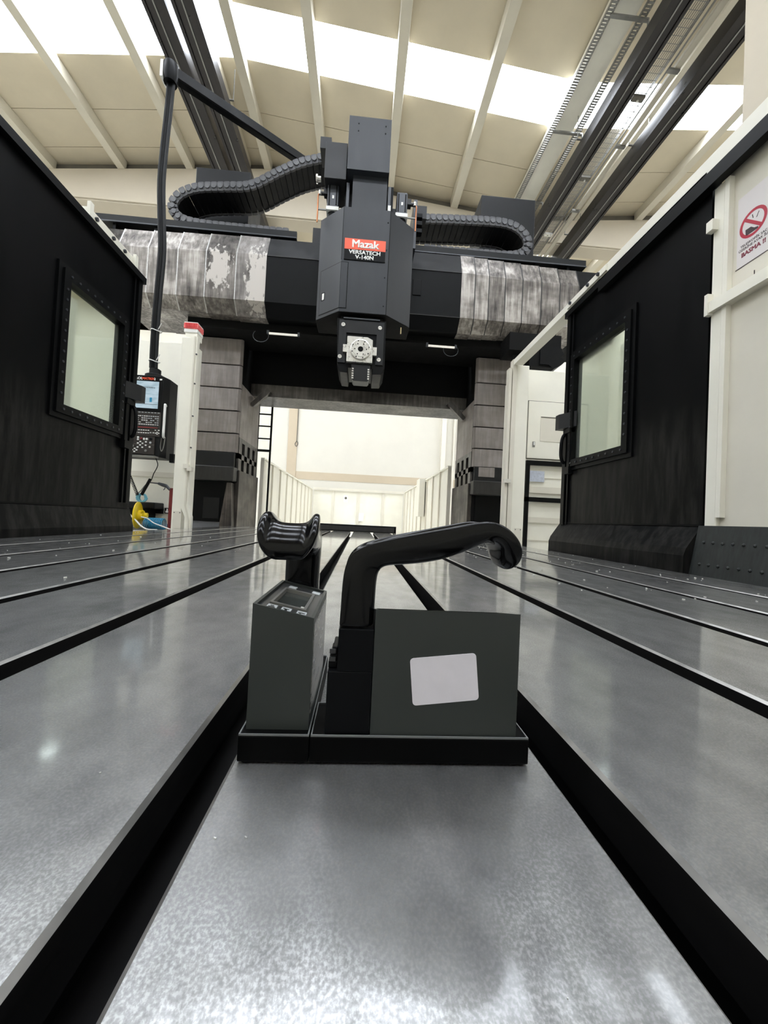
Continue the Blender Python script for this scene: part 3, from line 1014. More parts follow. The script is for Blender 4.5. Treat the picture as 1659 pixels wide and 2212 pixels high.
# ---- cream end posts, beacon, cabinets
pl = thing('enclosure_post', 'tall cream enclosure post at the left carrying the red beacon', 'post', (-1.8, 4.0, FZ), 'cream enclosure posts')
obj('post_body', MB().box(-1.90, -1.805, 4.0, 4.16, FZ, 1.93), 'cream', pl, bevel=0.004)
chn = [(-1.805, 1.93), (-1.735, 1.93), (-1.735, 0.22), (-1.70, 0.10), (-1.70, FZ), (-1.76, FZ), (-1.76, 0.10), (-1.805, 0.2)]
obj('side_channel', MB().prism(chn, 'y', 3.98, 4.03), 'cream', pl)
obj('channel_rib', MB().prism([(-1.765, 1.93), (-1.752, 1.93), (-1.752, 0.21), (-1.712, 0.08), (-1.712, FZ), (-1.726, FZ), (-1.726, 0.085), (-1.765, 0.215)], 'y', 3.965, 3.98), 'cream_dull', pl)
for z in (1.75, 1.45, 1.12, 0.8):
    obj('bolt', MB().cyl((-1.737, 3.98, z), (0, -1, 0), 0.008, 0.01, 8), 'servo', pl)
obj('catch', MB().box(-1.79, -1.74, 3.94, 3.98, 0.585, 0.63).box(-1.745, -1.70, 3.93, 3.98, 0.56, 0.60), 'cream_dull', pl)
cp = obj('cover_plate', MB().box(-1.88, -1.80, 3.993, 4.0, -0.02, 0.155), 'cream_dull', pl)
for x in (-1.87, -1.815):
    obj('screw', MB().cyl((x, 3.993, 0.14), (0, -1, 0), 0.005, 0.004, 8), 'servo', cp)
bc = thing('warning_beacon', 'red and white warning beacon on top of the left cream post', 'beacon', (-1.8, 4.1, 1.935))
obj('base', MB().box(-1.885, -1.765, 4.03, 4.15, 1.935, 1.99), 'cream', bc)
obj('lower_lens', MB().box(-1.897, -1.76, 4.02, 4.16, 1.99, 2.03), 'white', bc, bevel=0.006)
rd = obj('red_lens', MB().box(-1.901, -1.756, 4.015, 4.165, 2.03, 2.09), 'beacon', bc, bevel=0.008)
for k in range(7):
    obj('lens_rib', MB().box(-1.877 + k * 0.0165, -1.868 + k * 0.0165, 4.010, 4.016, 2.038, 2.082), 'red', rd)
obj('cap', MB().box(-1.895, -1.762, 4.02, 4.16, 2.09, 2.097), 'white', bc)

pr_ = thing('enclosure_post', 'tall cream enclosure post at the right below the end of the long guide rail', 'post', (1.6, 4.0, FZ), 'cream enclosure posts')
obj('post_body', MB().box(1.60, 1.735, 4.0, 4.12, FZ, 1.90), 'cream', pr_, bevel=0.003)
obj('side_channel', MB().box(1.505, 1.535, 3.97, 4.05, FZ, 1.85).box(1.548, 1.596, 3.98, 4.06, FZ, 1.95), 'cream_dull', pr_)
obj('catch', MB().box(1.49, 1.56, 3.93, 3.97, 0.62, 0.66), 'steel', pr_)
cp = obj('cover_plate', MB().box(1.64, 1.715, 3.994, 4.0, -0.02, 0.15), 'cream_dull', pr_)
for x in (1.65, 1.705):
    obj('screw', MB().cyl((x, 3.994, 0.135), (0, -1, 0), 0.005, 0.004, 8), 'servo', cp)
cr = thing('electrical_cabinet', 'cream cabinet at the right with a latched door and a black tube frame below', 'cabinet', (2.2, 4.2, FZ), 'cream machine cabinets')
obj('cabinet_body', MB().box(1.74, 2.75, 4.17, 4.7, FZ, 1.93), 'cream', cr)
dd = obj('cabinet_door', MB().box(1.815, 2.5, 4.155, 4.17, 0.935, 1.575), 'cream', cr, bevel=0.003)
obj('door_gap', MB().box(1.807, 2.508, 4.165, 4.171, 0.927, 1.583), 'trim_and_shade', cr)
obj('recessed_window', MB().box(1.955, 2.4, 4.150, 4.155, 1.13, 1.40), 'cream_dull', dd)
obj('window_edge', MB().box(1.955, 2.4, 4.146, 4.152, 1.395, 1.405), 'trim_and_shade', dd)
obj('latch', MB().box(1.872, 1.897, 4.146, 4.155, 1.06, 1.12), 'galv', dd)
obj('latch_key', MB().box(1.878, 1.891, 4.140, 4.146, 1.08, 1.115), 'white', dd)
for z, b in ((0.88, 'tube_bar'), (0.475, 'tube_bar')):
    obj(b, MB().box(1.80, 2.7, 4.12, 4.155, z - 0.025, z + 0.025), 'black', cr)
obj('tube_post', MB().box(1.80, 1.84, 4.12, 4.155, FZ, 0.86), 'black', cr)
obj('placard', MB().box(1.845, 2.02, 4.148, 4.156, 0.675, 0.795), 'placard', cr)
for z0, z1, yy in ((0.55, 0.62, 4.15), (0.22, 0.28, 4.15), (0.02, 0.03, 4.16), (0.72, 0.725, 4.16)):
    obj('sheet_fold', MB().box(1.85, 2.7, yy, 4.171, z0, z1), 'cream_dull', cr)
gwl = thing('guard_wall', 'cream sheet wall outside the left door, seen through its window', 'guard', (-3.1, 2.5, FZ))
for k in range(4):
    obj('wall_sheet', MB().box(-3.12, -3.08, 0.6 + k * 0.9, 1.49 + k * 0.9, FZ, 2.3), 'cream', gwl)
gwr = thing('guard_wall', 'cream sheet wall outside the right door, seen through its window', 'guard', (2.9, 2.5, FZ))
for k in range(4):
    obj('wall_sheet', MB().box(2.88, 2.92, 0.6 + k * 0.9, 1.49 + k * 0.9, FZ, 2.3), 'cream', gwr)

cl = thing('electrical_cabinet', 'cream cabinet at the left behind the operator control panel', 'cabinet', (-2.6, 5.0, FZ), 'cream machine cabinets')
obj('cabinet_body', MB().box(-3.6, -2.16, 4.9, 5.1, FZ, 2.24), 'cream', cl)
obj('seam', MB().box(-3.6, -2.16, 4.897, 4.9, 0.79, 0.797), 'trim_and_shade', cl)
obj('fold', MB().box(-3.6, -2.16, 4.885, 4.9, 0.56, 0.62), 'cream_dull', cl)

# ================================================================== CONTROL PANEL + BOOM
PY = 4.4
cp = thing('control_panel', 'black operator control panel with a lit blue screen hanging at the left', 'control panel', (-2.4, PY, 0.74))
obj('housing', MB().prism([(-2.80, PY), (-2.262, PY), (-2.235, PY + 0.1), (-2.235, PY + 0.28), (-2.80, PY + 0.28)], 'z', 0.74, 1.645), 'black_box', cp, bevel=0.004)
obj('screen_bezel', MB().box(-2.79, -2.30, PY - 0.012, PY, 1.24, 1.635), 'black', cp)
obj('screen', MB().box(-2.755, -2.335, PY - 0.015, PY - 0.011, 1.275, 1.575), 'screen', cp)
sc_ = MB()
for k in range(9):
    sc_.box(-2.53 + k * 0.018, -2.52 + k * 0.018, PY - 0.0165, PY - 0.015, 1.500, 1.508)
sc_.box(-2.56, -2.40, PY - 0.0165, PY - 0.015, 1.512, 1.514)
sc_.box(-2.75, -2.34, PY - 0.0165, PY - 0.015, 1.318, 1.322)
obj('screen_readout', sc_, 'key_brown', cp, kind='stuff')
obj('screen_swatch', MB().box(-2.425, -2.4, PY - 0.0165, PY - 0.015, 1.345, 1.395), 'blue', cp)
text('header_text', 'MAZATROL', (-2.62, PY - 0.0125, 1.603), (1, 0, 0), (0, 0, 1), 0.04, 'white', cp, 0.0005, 0.001)
text('header_text', 'MATRIX', (-2.455, PY - 0.0125, 1.603), (1, 0, 0), (0, 0, 1), 0.036, 'orange', cp, 0.0005, 0.0012, label='red lettering')
text('header_text', '2', (-2.385, PY - 0.0125, 1.603), (1, 0, 0), (0, 0, 1), 0.036, 'white', cp, 0.0005, 0.001)
obj('header_tag', MB().box(-2.33, -2.305, PY - 0.014, PY - 0.012, 1.595, 1.611), 'white', cp)
obj('keyboard_plate', MB().box(-2.79, -2.30, PY - 0.02, PY, 1.045, 1.235), 'key_brown', cp)
for k in range(14):
    obj('soft_key', MB().box(-2.77 + k * 0.034, -2.748 + k * 0.034, PY - 0.024, PY - 0.02, 1.222, 1.228), 'grey_label', cp)
for r_ in range(5):
    for k in range(20):
        if random.random() < 0.12:
            continue
        x = -2.78 + k * 0.0238
        m = 'grey_label' if (k > 14 and r_ < 4) or random.random() < .25 else 'white'
        obj('key', MB().box(x, x + 0.016, PY - 0.025, PY - 0.02, 1.18 - r_ * 0.023, 1.189 - r_ * 0.023), m, cp)
obj('red_stripe', MB().box(-2.79, -2.32, PY - 0.022, PY - 0.02, 1.058, 1.062), 'red', cp)
obj('switch_plate', MB().box(-2.79, -2.30, PY - 0.014, PY, 0.965, 1.045), 'key_brown', cp)
for (x, z) in [(-2.55 + k * 0.025, 1.025) for k in range(6)] + [(-2.55 + k * 0.025, 0.995) for k in range(6)] + [(-2.40, 1.0), (-2.37, 1.0), (-2.35, 1.03), (-2.315, 1.03), (-2.345, 0.998), (-2.33, 1.008), (-2.33, 0.988), (-2.313, 0.998)]:
    obj('key', MB().box(x, x + 0.016, PY - 0.019, PY - 0.014, z, z + 0.009), 'white', cp)
obj('lower_plate', MB().box(-2.79, -2.345, PY - 0.016, PY, 0.765, 0.96), 'key_brown', cp)
obj('plate_seam', MB().box(-2.79, -2.345, PY - 0.018, PY - 0.016, 0.868, 0.872), 'trim_and_shade', cp)
for (x, z, m, rr) in [(-2.52, 0.945, 'white', .01), (-2.52, 0.922, 'white', .01), (-2.485, 0.935, 'maroon', .014), (-2.455, 0.93, 'white', .012), (-2.425, 0.93, 'white', .012), (-2.385, 0.935, 'black', .016), (-2.385, 0.892, 'grey_label', .012),
                      (-2.585, 0.89, 'grey_label', .014), (-2.61, 0.85, 'red', .018), (-2.57, 0.848, 'galv', .012), (-2.39, 0.845, 'white', .01), (-2.6, 0.79, 'white', .01), (-2.43, 0.80, 'galv', .014)]:
    obj('knob', MB().lathe((x, PY - 0.016, z), (0, -1, 0), [(rr, 0), (rr, 0.008), (rr * 0.7, 0.012)], 12), m, cp)
for (x, z) in [(-2.495, 0.9), (-2.52, 0.882), (-2.47, 0.882), (-2.495, 0.862), (-2.52, 0.838), (-2.47, 0.838), (-2.435, 0.9), (-2.435, 0.862), (-2.55, 0.82), (-2.575, 0.805), (-2.53, 0.805), (-2.552, 0.787)]:
    obj('key', MB().box(x - 0.009, x + 0.009, PY - 0.02, PY - 0.016, z - 0.007, z + 0.007), 'white', cp)
obj('key_shelf', MB().box(-2.79, -2.30, PY - 0.09, PY, 0.728, 0.742), 'galv', cp)
obj('grab_handle', MB().tube(smooth_path([(-2.19, PY + 0.06, 1.33), (-2.17, PY - 0.0, 1.33), (-2.165, PY - 0.01, 1.30), (-2.165, PY - 0.01, 1.12), (-2.165, PY - 0.01, 0.98), (-2.19, PY + 0.06, 0.97)], 4), 0.013, 8), 'white', cp, smooth=50)
obj('chain_loop', MB().tube(smooth_path([(-2.2, PY + 0.02, 0.96), (-2.2, PY + 0.01, 0.86), (-2.185, PY + 0.01, 0.81), (-2.165, PY + 0.01, 0.86), (-2.16, PY + 0.02, 0.96)], 5), 0.005, 6), 'galv', cp)
for z0 in (1.53, 1.28, 1.03, 0.78):
    obj('vent_slot', MB().bar((-2.232, PY + 0.04, z0), (-2.232, PY + 0.04, z0 + 0.07), 0.006, 0.008, (1, -1, 0)), 'grey_label', cp)
obj('side_bracket', MB().box(-2.14, -2.09, PY + 0.1, PY + 0.16, 0.70, 0.80), 'black', cp)
obj('swivel_collar', MB().lathe((-2.41, PY + 0.1, 1.645), (0, 0, 1), [(0.1, 0), (0.1, 0.03), (0.06, 0.05), (0.06, 0.1), (0.045, 0.11)], 16), 'black_box', cp, smooth=40)
for ch in cp.children:
    if ch.name.split('.')[0] in ('grab_handle', 'chain_loop', 'vent_slot', 'side_bracket'):
        ch.location.x -= 0.058
    elif ch.name.split('.')[0] not in ('housing', 'swivel_collar'):
        ch.location.x += 0.035
# boom with hose
bo = thing('swing_boom', 'black swing boom with a hanging hose pole that carries the control panel', 'boom', (-2.4, PY, 5.0))
obj('boom_arm', MB().bar((-2.41, PY + 0.05, 5.16), (-0.50, 6.37, 5.645), 0.1, 0.13), 'black', bo, bevel=0.012)
obj('mast', MB().box(-0.53, -0.42, 6.32, 6.43, 3.985, 5.72), 'black', bo)
obj('elbow', MB().lathe((-2.42, PY + 0.06, 5.04), (0, 0, 1), [(0.07, 0), (0.085, 0.06), (0.085, 0.2), (0.075, 0.22)], 14), 'black', bo, smooth=40)
obj('elbow_cap', MB().box(-2.505, -2.475, PY - 0.01, PY + 0.12, 5.05, 5.24), 'white', bo)
zs = [5.06, 4.7, 4.3, 3.9, 3.5, 3.1, 2.7, 2.3, 1.95, 1.75]
dx = [0.0, -0.012, -0.03, -0.04, -0.015, 0.015, 0.005, -0.005, -0.005, 0.0]
path = smooth_path([(-2.415 + d, PY + 0.08, z) for d, z in zip(dx, zs)], 4)
obj('hose_pole', MB().tube(path, 0.034, 10), 'black', bo, smooth=60)
obj('hose', MB().tube([p + Vector((0.034, -0.02, 0)) for p in path], 0.017, 8), 'black_box', bo, smooth=60)
obj('hose', MB().tube([p + Vector((-0.026, -0.025, 0)) for p in path], 0.014, 8), 'black_box', bo, smooth=60)
for z in (2.18, 1.83):
    q = [(-2.415 + 0.055 * math.cos(a), PY + 0.08 + 0.055 * math.sin(a), z + 0.01 * math.sin(2 * a)) for a in [2 * math.pi * k / 12 for k in range(12)]]
    obj('zip_tie', MB().tube(q, 0.005, 5, True).bar((-2.37, PY + 0.03, z), (-2.32, PY + 0.0, z + 0.06), 0.006, 0.006), 'white', bo)

# ================================================================== LEFT CORNER STUFF (hoses, reel, air gun)
LY = 4.5
sh = thing('drip_shelf', 'cream perforated shelf at table height below the control panel', 'shelf', (-2.5, 4.6, FZ))
obj('shelf_top', MB().box(-2.9, -2.185, 4.3, 4.88, -0.10, -0.075), 'cream_dull', sh)
obj('shelf_leg', MB().box(-2.86, -2.82, 4.35, 4.39, FZ, -0.1), 'cream_dull', sh)
obj('shelf_leg', MB().box(-2.24, -2.20, 4.35, 4.39, FZ, -0.1), 'cream_dull', sh)
gt = MB()
for k in range(24):
    gt.box(-2.75 + k * 0.0235, -2.738 + k * 0.0235, 4.3, 4.8, -0.075, -0.066)
obj('grating_bar', gt, 'galv', sh, kind='stuff')
BZ = -0.066
rb = thing('tool_cart', 'black tool box with a dark shelf behind the yellow reel', 'tool box', (-2.6, 4.65, BZ))
obj('body', MB().box(-2.85, -2.50, 4.68, 4.87, 0.02, 0.165), 'black', rb)
obj('shelf', MB().box(-2.85, -2.41, 4.66, 4.88, 0.165, 0.24), 'black_box', rb, bevel=0.01)
obj('back_leg', MB().box(-2.84, -2.80, 4.78, 4.83, BZ, 0.02).box(-2.55, -2.52, 4.80, 4.83, BZ, 0.02), 'black', rb)
obj('white_mark', MB().box(-2.62, -2.56, 4.677, 4.68, 0.115, 0.15), 'white', rb)
obj('drawer', MB().box(-2.7, -2.51, 4.665, 4.68, 0.03, 0.08), 'black_box', rb)
yr = thing('hose_reel', 'yellow plastic cable reel standing on the shelf below the control panel', 'reel', (-2.47, LY, BZ))
obj('flange', MB().lathe((-2.51, LY, 0.085), (1, 0.2, 0), [(0.15, 0), (0.152, 0.012), (0.13, 0.02), (0.03, 0.02)], 24), 'yellow', yr, smooth=40)
obj('hub', MB().lathe((-2.495, LY + 0.003, 0.085), (1, 0.2, 0), [(0.06, 0), (0.055, 0.05), (0.03, 0.06), (0.03, 0.09)], 14), 'yellow', yr, smooth=40)
obj('crank', MB().bar((-2.46, LY - 0.02, 0.085), (-2.43, LY - 0.04, 0.14), 0.02, 0.02), 'yellow', yr)
bh = []
for k in range(12 * 15 + 1):
    a = 2 * math.pi * k / 15
    bh.append((-2.41 + 0.205 * k / 180, LY + 0.065 * math.cos(a), 0.0 + 0.06 * math.sin(a)))
o = obj('coiled_hose', MB().tube(bh, 0.0058, 6), 'blue', smooth=60)
tag(o, 'bright blue coiled air hose lying beside the yellow reel', 'hose')
bn = []
for k in range(6 * 12 + 1):
    a = 2 * math.pi * k / 12
    bn.append((-2.50 + 0.045 * math.cos(a) + 0.0004 * k, LY + 0.03 + 0.02 * math.sin(a * 0.5), 0.285 + 0.045 * math.sin(a)))
o = obj('hose_bundle', MB().tube(bn, 0.007, 6), 'lightblue', smooth=60)
tag(o, 'pale blue hose bundle hooked above the black tool box', 'hose')
for i, (a, b, lab) in enumerate((((-2.68, LY, 0.66), (-2.52, LY, 0.31), 'black coiled cord hanging from behind the left door to the pale blue bundle'), ((-2.39, LY, 0.5), (-2.475, LY, 0.32), 'black coiled cord dropping from the control panel underside'))):
    A, B = Vector(a), Vector(b)
    d = (B - A)
    u = d.normalized().cross(Vector((0, 1, 0)))
    p_ = []
    if i:
        p_ += smooth_path([(-2.32, LY - 0.05, 0.735), (-2.32, LY, 0.66), (-2.36, LY, 0.56)], 4)
    for k in range(22 * 8 + 1):
        t_ = k / 176
        an = 2 * math.pi * k / 8
        p_.append(A + d * t_ + u * (0.014 * math.cos(an)) + Vector((0, 0.014 * math.sin(an), 0)))
    o = obj('spiral_cable', MB().tube(p_, 0.005, 5), 'black', smooth=60)
    tag(o, lab, 'cable', 'black coiled cords')
ag = thing('air_gun', 'grey blow gun with a thin hose resting on the maroon post top', 'air gun', (-2.25, LY, 0.4))
obj('body', MB().tube([(-2.30, LY, 0.455), (-2.25, LY, 0.44), (-2.21, LY, 0.43)], [0.014, 0.02, 0.02], 8), 'servo', ag, smooth=60)
obj('grip', MB().tube([(-2.215, LY, 0.435), (-2.17, LY, 0.39)], [0.018, 0.014], 8), 'servo', ag, smooth=60)
obj('trigger', MB().tube([(-2.225, LY, 0.42), (-2.225, LY, 0.40), (-2.24, LY, 0.385)], 0.005, 6), 'servo', ag)
obj('nozzle', MB().tube([(-2.30, LY, 0.455), (-2.39, LY, 0.46)], [0.008, 0.006], 6), 'servo', ag)
obj('supply_hose', MB().tube(smooth_path([(-2.39, LY, 0.458), (-2.44, LY, 0.43), (-2.49, LY, 0.36), (-2.54, LY, 0.31)], 5), 0.006, 6), 'galv', ag)
rp = thing('maroon_post', 'narrow maroon post standing just left of the cream enclosure post', 'post', (-2.15, LY, FZ))
obj('body', MB().box(-2.175, -2.13, LY, LY + 0.08, FZ, 0.40), 'maroon', rp, bevel=0.003)
obj('cap', MB().box(-2.18, -2.125, LY - 0.005, LY + 0.085, 0.40, 0.41), 'maroon', rp)
sk = thing('socket_strip', 'black socket strip on the cream cabinet near the blue hose', 'socket strip', (-2.5, 4.88, 0.1))
obj('body', MB().box(-2.68, -2.42, 4.87, 4.9, 0.11, 0.175), 'black_box', sk)
for k in range(5):
    obj('outlet', MB().box(-2.66 + k * 0.048, -2.63 + k * 0.048, 4.865, 4.87, 0.125, 0.155), 'black', sk)
pt = thing('wall_socket', 'black wall socket with a white plug on the cream cabinet', 'socket', (-2.38, 4.88, 0.13))
obj('plate', MB().box(-2.405, -2.335, 4.885, 4.9, 0.115, 0.185), 'black_box', pt)
obj('plug', MB().box(-2.385, -2.355, 4.87, 4.885, 0.125, 0.15).cyl((-2.37, 4.878, 0.15), (0, 0, 1), 0.008, 0.025, 8), 'white', pt)
o = obj('white_cable', MB().tube(smooth_path([(-2.575, LY - 0.08, 0.15), (-2.53, LY - 0.1, 0.09), (-2.46, LY - 0.12, 0.035), (-2.38, LY - 0.14, -0.03), (-2.30, LY - 0.16, -0.062), (-2.2, LY - 0.16, -0.062)], 5), 0.008, 6), 'white', smooth=60)
tag(o, 'white cable sagging in front of the yellow reel', 'cable')
o = obj('white_cable', MB().tube(smooth_path([(-2.41, LY - 0.1, 0.07), (-2.33, LY - 0.12, 0.055), (-2.25, LY - 0.14, 0.01), (-2.12, LY - 0.16, -0.03), (-2.02, LY - 0.17, -0.062)], 5), 0.006, 6), 'white', smooth=60)
tag(o, 'white cable running from the yellow reel over the blue coil', 'cable')

# ================================================================== GANTRY
ga = thing('machine_gantry', 'large black and steel gantry with two columns and a telescopic-covered crossrail', 'machine', (XC, 5.8, FZ))
# crossrail core and plates
CP = [(5.335, 3.985), (5.2, 3.65), (5.2, 3.02), (5.34, 2.865), (6.1, 2.865), (6.1, 3.985)]


def prof(off):
    return [(5.335 + off * 0.6, 3.985 - off), (5.2 + off, 3.65 - off * 0.3), (5.2 + off, 3.02 + off * 0.3), (5.34 + off * 0.6, 2.865 + off), (6.1, 2.865 + off), (6.1, 3.985 - off)]


cr_ = obj('crossrail', MB().prism(prof(0.05), 'x', -3.75, 3.55), 'black_matt', ga)
obj('centre_cover', MB().prism(prof(0.006), 'x', -1.43, 1.24), 'black', cr_, label='black centre section of the crossrail cover')
LE = [-1.43, -1.82, -2.22, -2.59, -2.98, -3.37, -3.75]
for k in range(6):
    off = 0.0 + 0.010 * k
    m = ['cover_bright', 'cover_splash', 'cover', 'cover', 'cover', 'cover'][k]
    obj('cover_plate', MB().prism(prof(off), 'x', LE[k + 1] - 0.004, LE[k]), m, cr_)
REr = [1.24, 1.427, 1.626, 1.863, 2.114, 2.39, 2.665, 2.951, 3.25, 3.55]
for k in range(9):
    obj('cover_plate', MB().prism(prof(0.0 + 0.008 * k), 'x', REr[k], REr[k + 1] + 0.004), 'cover', cr_)
for k in range(1, 6):
    obj('wiper_lip', MB().prism(prof(0.010 * k - 0.012)[:4] + [(5.36, 2.9), (5.36, 3.9)], 'x', LE[k] - 0.014, LE[k]), 'chamfer', cr_)
for k in range(1, 9):
    obj('wiper_lip', MB().prism(prof(0.008 * k - 0.010)[:4] + [(5.36, 2.9), (5.36, 3.9)], 'x', REr[k], REr[k] + 0.013), 'grime', cr_)
obj('access_plate', MB().box(0.56, 0.68, 5.195, 5.204, 3.28, 3.5), 'black', cr_, bevel=0.01)
obj('rail_seam', MB().box(0.5, 1.24, 5.198, 5.206, 3.645, 3.655).box(-1.43, -0.66, 5.198, 5.206, 3.645, 3.655).box(0.5, 1.24, 5.198, 5.206, 3.015, 3.022), 'grime', cr_)
# under-rail black body, tie beam
obj('under_rail', MB().box(-2.55, 2.3, 5.5, 6.2, 2.76, 2.9), 'black_matt', ga)
tbm = obj('tie_beam', MB().box(-1.9, 1.72, 6.42, 7.0, 2.3, 3.4), 'black_matt', ga)
obj('lower_plate', MB().box(-1.9, 1.72, 6.40, 7.0, 2.1, 2.3), 'beamlow', tbm, label='grey oily lower plate of the tie beam')
for s_ in (-1, 1):
    xx = XC + s_ * 1.78
    obj('corner_brace', MB().prism([(xx, 1.95), (xx - s_ * 0.05, 1.90), (xx - s_ * 0.32, 2.16), (xx - s_ * 0.27, 2.22)], 'y', 6.32, 6.42), 'beamlow', ga)
# columns
for s_ in (-1, 1):
    X = lambda x: XC + s_ * x
    def bx(m, a, b, *r):
        p, q = X(a), X(b)
        return m.box(min(p, q), max(p, q), *r)
    c = obj('column', bx(MB(), 1.80, 2.5, 5.84, 6.85, FZ, 2.86), 'black_matt', ga)
    zz = [2.76, 2.36, 2.015, 1.675, 1.34, 1.05]
    for k in range(5):
        obj('column_cover', bx(MB(), 1.80, 2.46, 5.8, 5.84, zz[k + 1] + 0.008, zz[k] - 0.008), 'colcover', c, bevel=0.004)
    for k in range(5):
        obj('corner_strip', MB().prism([(X(1.80), 5.8), (X(1.775), 5.83), (X(1.775), 5.86), (X(1.80), 5.86)], 'z', zz[k + 1] + 0.008, zz[k] - 0.008), 'colcover', c)
    obj('column_side', bx(MB(), 1.77, 1.80, 5.86, 6.85, 1.30, 2.1), 'colcover', c, label='flat grey upper inner side')
    sm = bx(MB(), 1.765, 1.80, 5.86, 6.85, 1.235, 1.30)
    bx(sm, 1.765, 1.80, 5.86, 6.85, 0.98, 1.06)
    for k in range(4):
        yy = 5.86 + k * 0.28
        bx(sm, 1.765, 1.80, yy, yy + 0.14, 0.80, 1.235)
    obj('slotted_band', sm, 'beamlow', c)
    obj('oily_side', MB().prism([(5.86, FZ), (6.9, FZ), (6.9, 0.80), (5.86, 0.80)], 'x', X(1.74), X(1.80)), 'colside', c, label='streaky brown-grey lower inner side')
    obj('base_block', bx(MB(), 1.80, 2.46, 5.76, 5.9, 0.83, 1.05), 'head_dark', c, bevel=0.006)
    obj('ledge_block', bx(MB(), 1.765, 2.5, 5.66, 5.9, 0.62, 0.83), 'grime', c, bevel=0.012)
    obj('base_recess', bx(MB(), 1.85, 2.46, 5.82, 5.9, FZ, 0.62), 'black', c)
    if s_ < 0:
        obj('base_slope', MB().prism([(5.82, 0.02), (5.70, -0.12), (5.70, FZ), (5.82, FZ)], 'x', X(2.46), X(1.86)), 'grime', c)
        obj('base_plate', bx(MB(), 1.98, 2.22, 5.80, 5.82, 0.06, 0.38), 'black_box', c, bevel=0.01)
        obj('oily_wing', MB().prism([(X(1.80), 0.60), (X(1.86), 0.60), (X(1.99), FZ), (X(1.74), FZ)], 'y', 5.70, 5.84), 'colside', c)
    else:
        obj('name_sheet', bx(MB(), 1.86, 2.11, 5.75, 5.76, 0.90, 1.045), 'colcover', c)
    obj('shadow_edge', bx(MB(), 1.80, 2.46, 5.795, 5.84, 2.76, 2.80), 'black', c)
# work lamps under crossrail
for i, (a, b) in enumerate(((-1.42, -1.02), (0.86, 1.25))):
    lp = obj('work_lamp', MB().cyl((a, 5.5, 2.735), (1, 0, 0), 0.016, b - a, 8), 'lamp', ga, smooth=60)
    obj('lamp_clip', MB().box(a - 0.03, a, 5.48, 5.52, 2.72, 2.77).box(b, b + 0.03, 5.48, 5.52, 2.72, 2.77), 'servo', lp)
    xx = a - 0.12 if i == 0 else b - 0.05
    lo = [(xx + 0.11 * math.cos(t_), 5.52, 2.70 + 0.09 * math.sin(t_)) for t_ in [math.pi * 2 * k / 16 for k in range(16)]]
    obj('lamp_cable', MB().tube(lo, 0.005, 5, True), 'servo', lp)
# tool changer mass at right under rail
tc = obj('tool_changer', MB().box(1.9, 2.62, 5.05, 5.4, 2.56, 2.8).box(2.16, 2.5, 5.0, 5.3, 2.33, 2.6), 'black_matt', ga, label='black angular tool changer below the right crossrail')
obj('claw', MB().prism([(2.3, 2.58), (2.55, 2.62), (2.63, 2.52), (2.58, 2.47), (2.65, 2.42), (2.60, 2.37), (2.5, 2.31), (2.42, 2.36), (2.3, 2.36)], 'y', 4.98, 5.2), 'black', tc)
obj('finger', MB().box(2.55, 2.66, 5.1, 5.2, 2.62, 2.65), 'black', tc)
obj('drop_post', MB().box(2.02, 2.10, 5.2, 5.3, 2.2, 2.6), 'head_dark', tc)
# cable trays on top
for nm, xa, xb, lab in (('rail_tray', -3.84, -1.09, None), ('rail_tray', 0.545, 3.13, None)):
    zt = 0.0 if xa < 0 else -0.03
    tr = obj('rail_tray', MB().box(xa, xb, 5.40, 5.44, 4.06 + zt, 4.16 + zt).box(xa, xb, 5.44, 5.98, 4.06 + zt, 4.075 + zt), 'black_box', ga)
    obj('tray_flange', MB().box(xa, xb, 5.385, 5.40, 4.055 + zt, 4.07 + zt), 'servo', tr)
    n_ = 5
    for k in range(n_):
        x = xa + (xb - xa) * (k + 0.5) / n_
        obj('tray_bracket', MB().box(x - 0.02, x + 0.02, 5.42, 5.9, 3.95, 4.06 + zt), 'black', tr)
for xa, xb, ztop in ((-2.78, -1.96, 5.45), (1.69, 2.58, 5.47)):
    jb = obj('drive_box', MB().box(xa, xb, 5.98, 6.6, 3.95, ztop), 'black_box', ga, bevel=0.006)
    e = 0.012
    obj('corner_edge', MB().box(xb - 0.03, xb + 0.002, 5.97, 5.985, 3.95, 4.55), 'galv' if xa < 0 else 'black', jb)
obj('relay_box', MB().box(-0.86, -0.6, 5.35, 5.6, 3.97, 4.2), 'head_dark', ga)

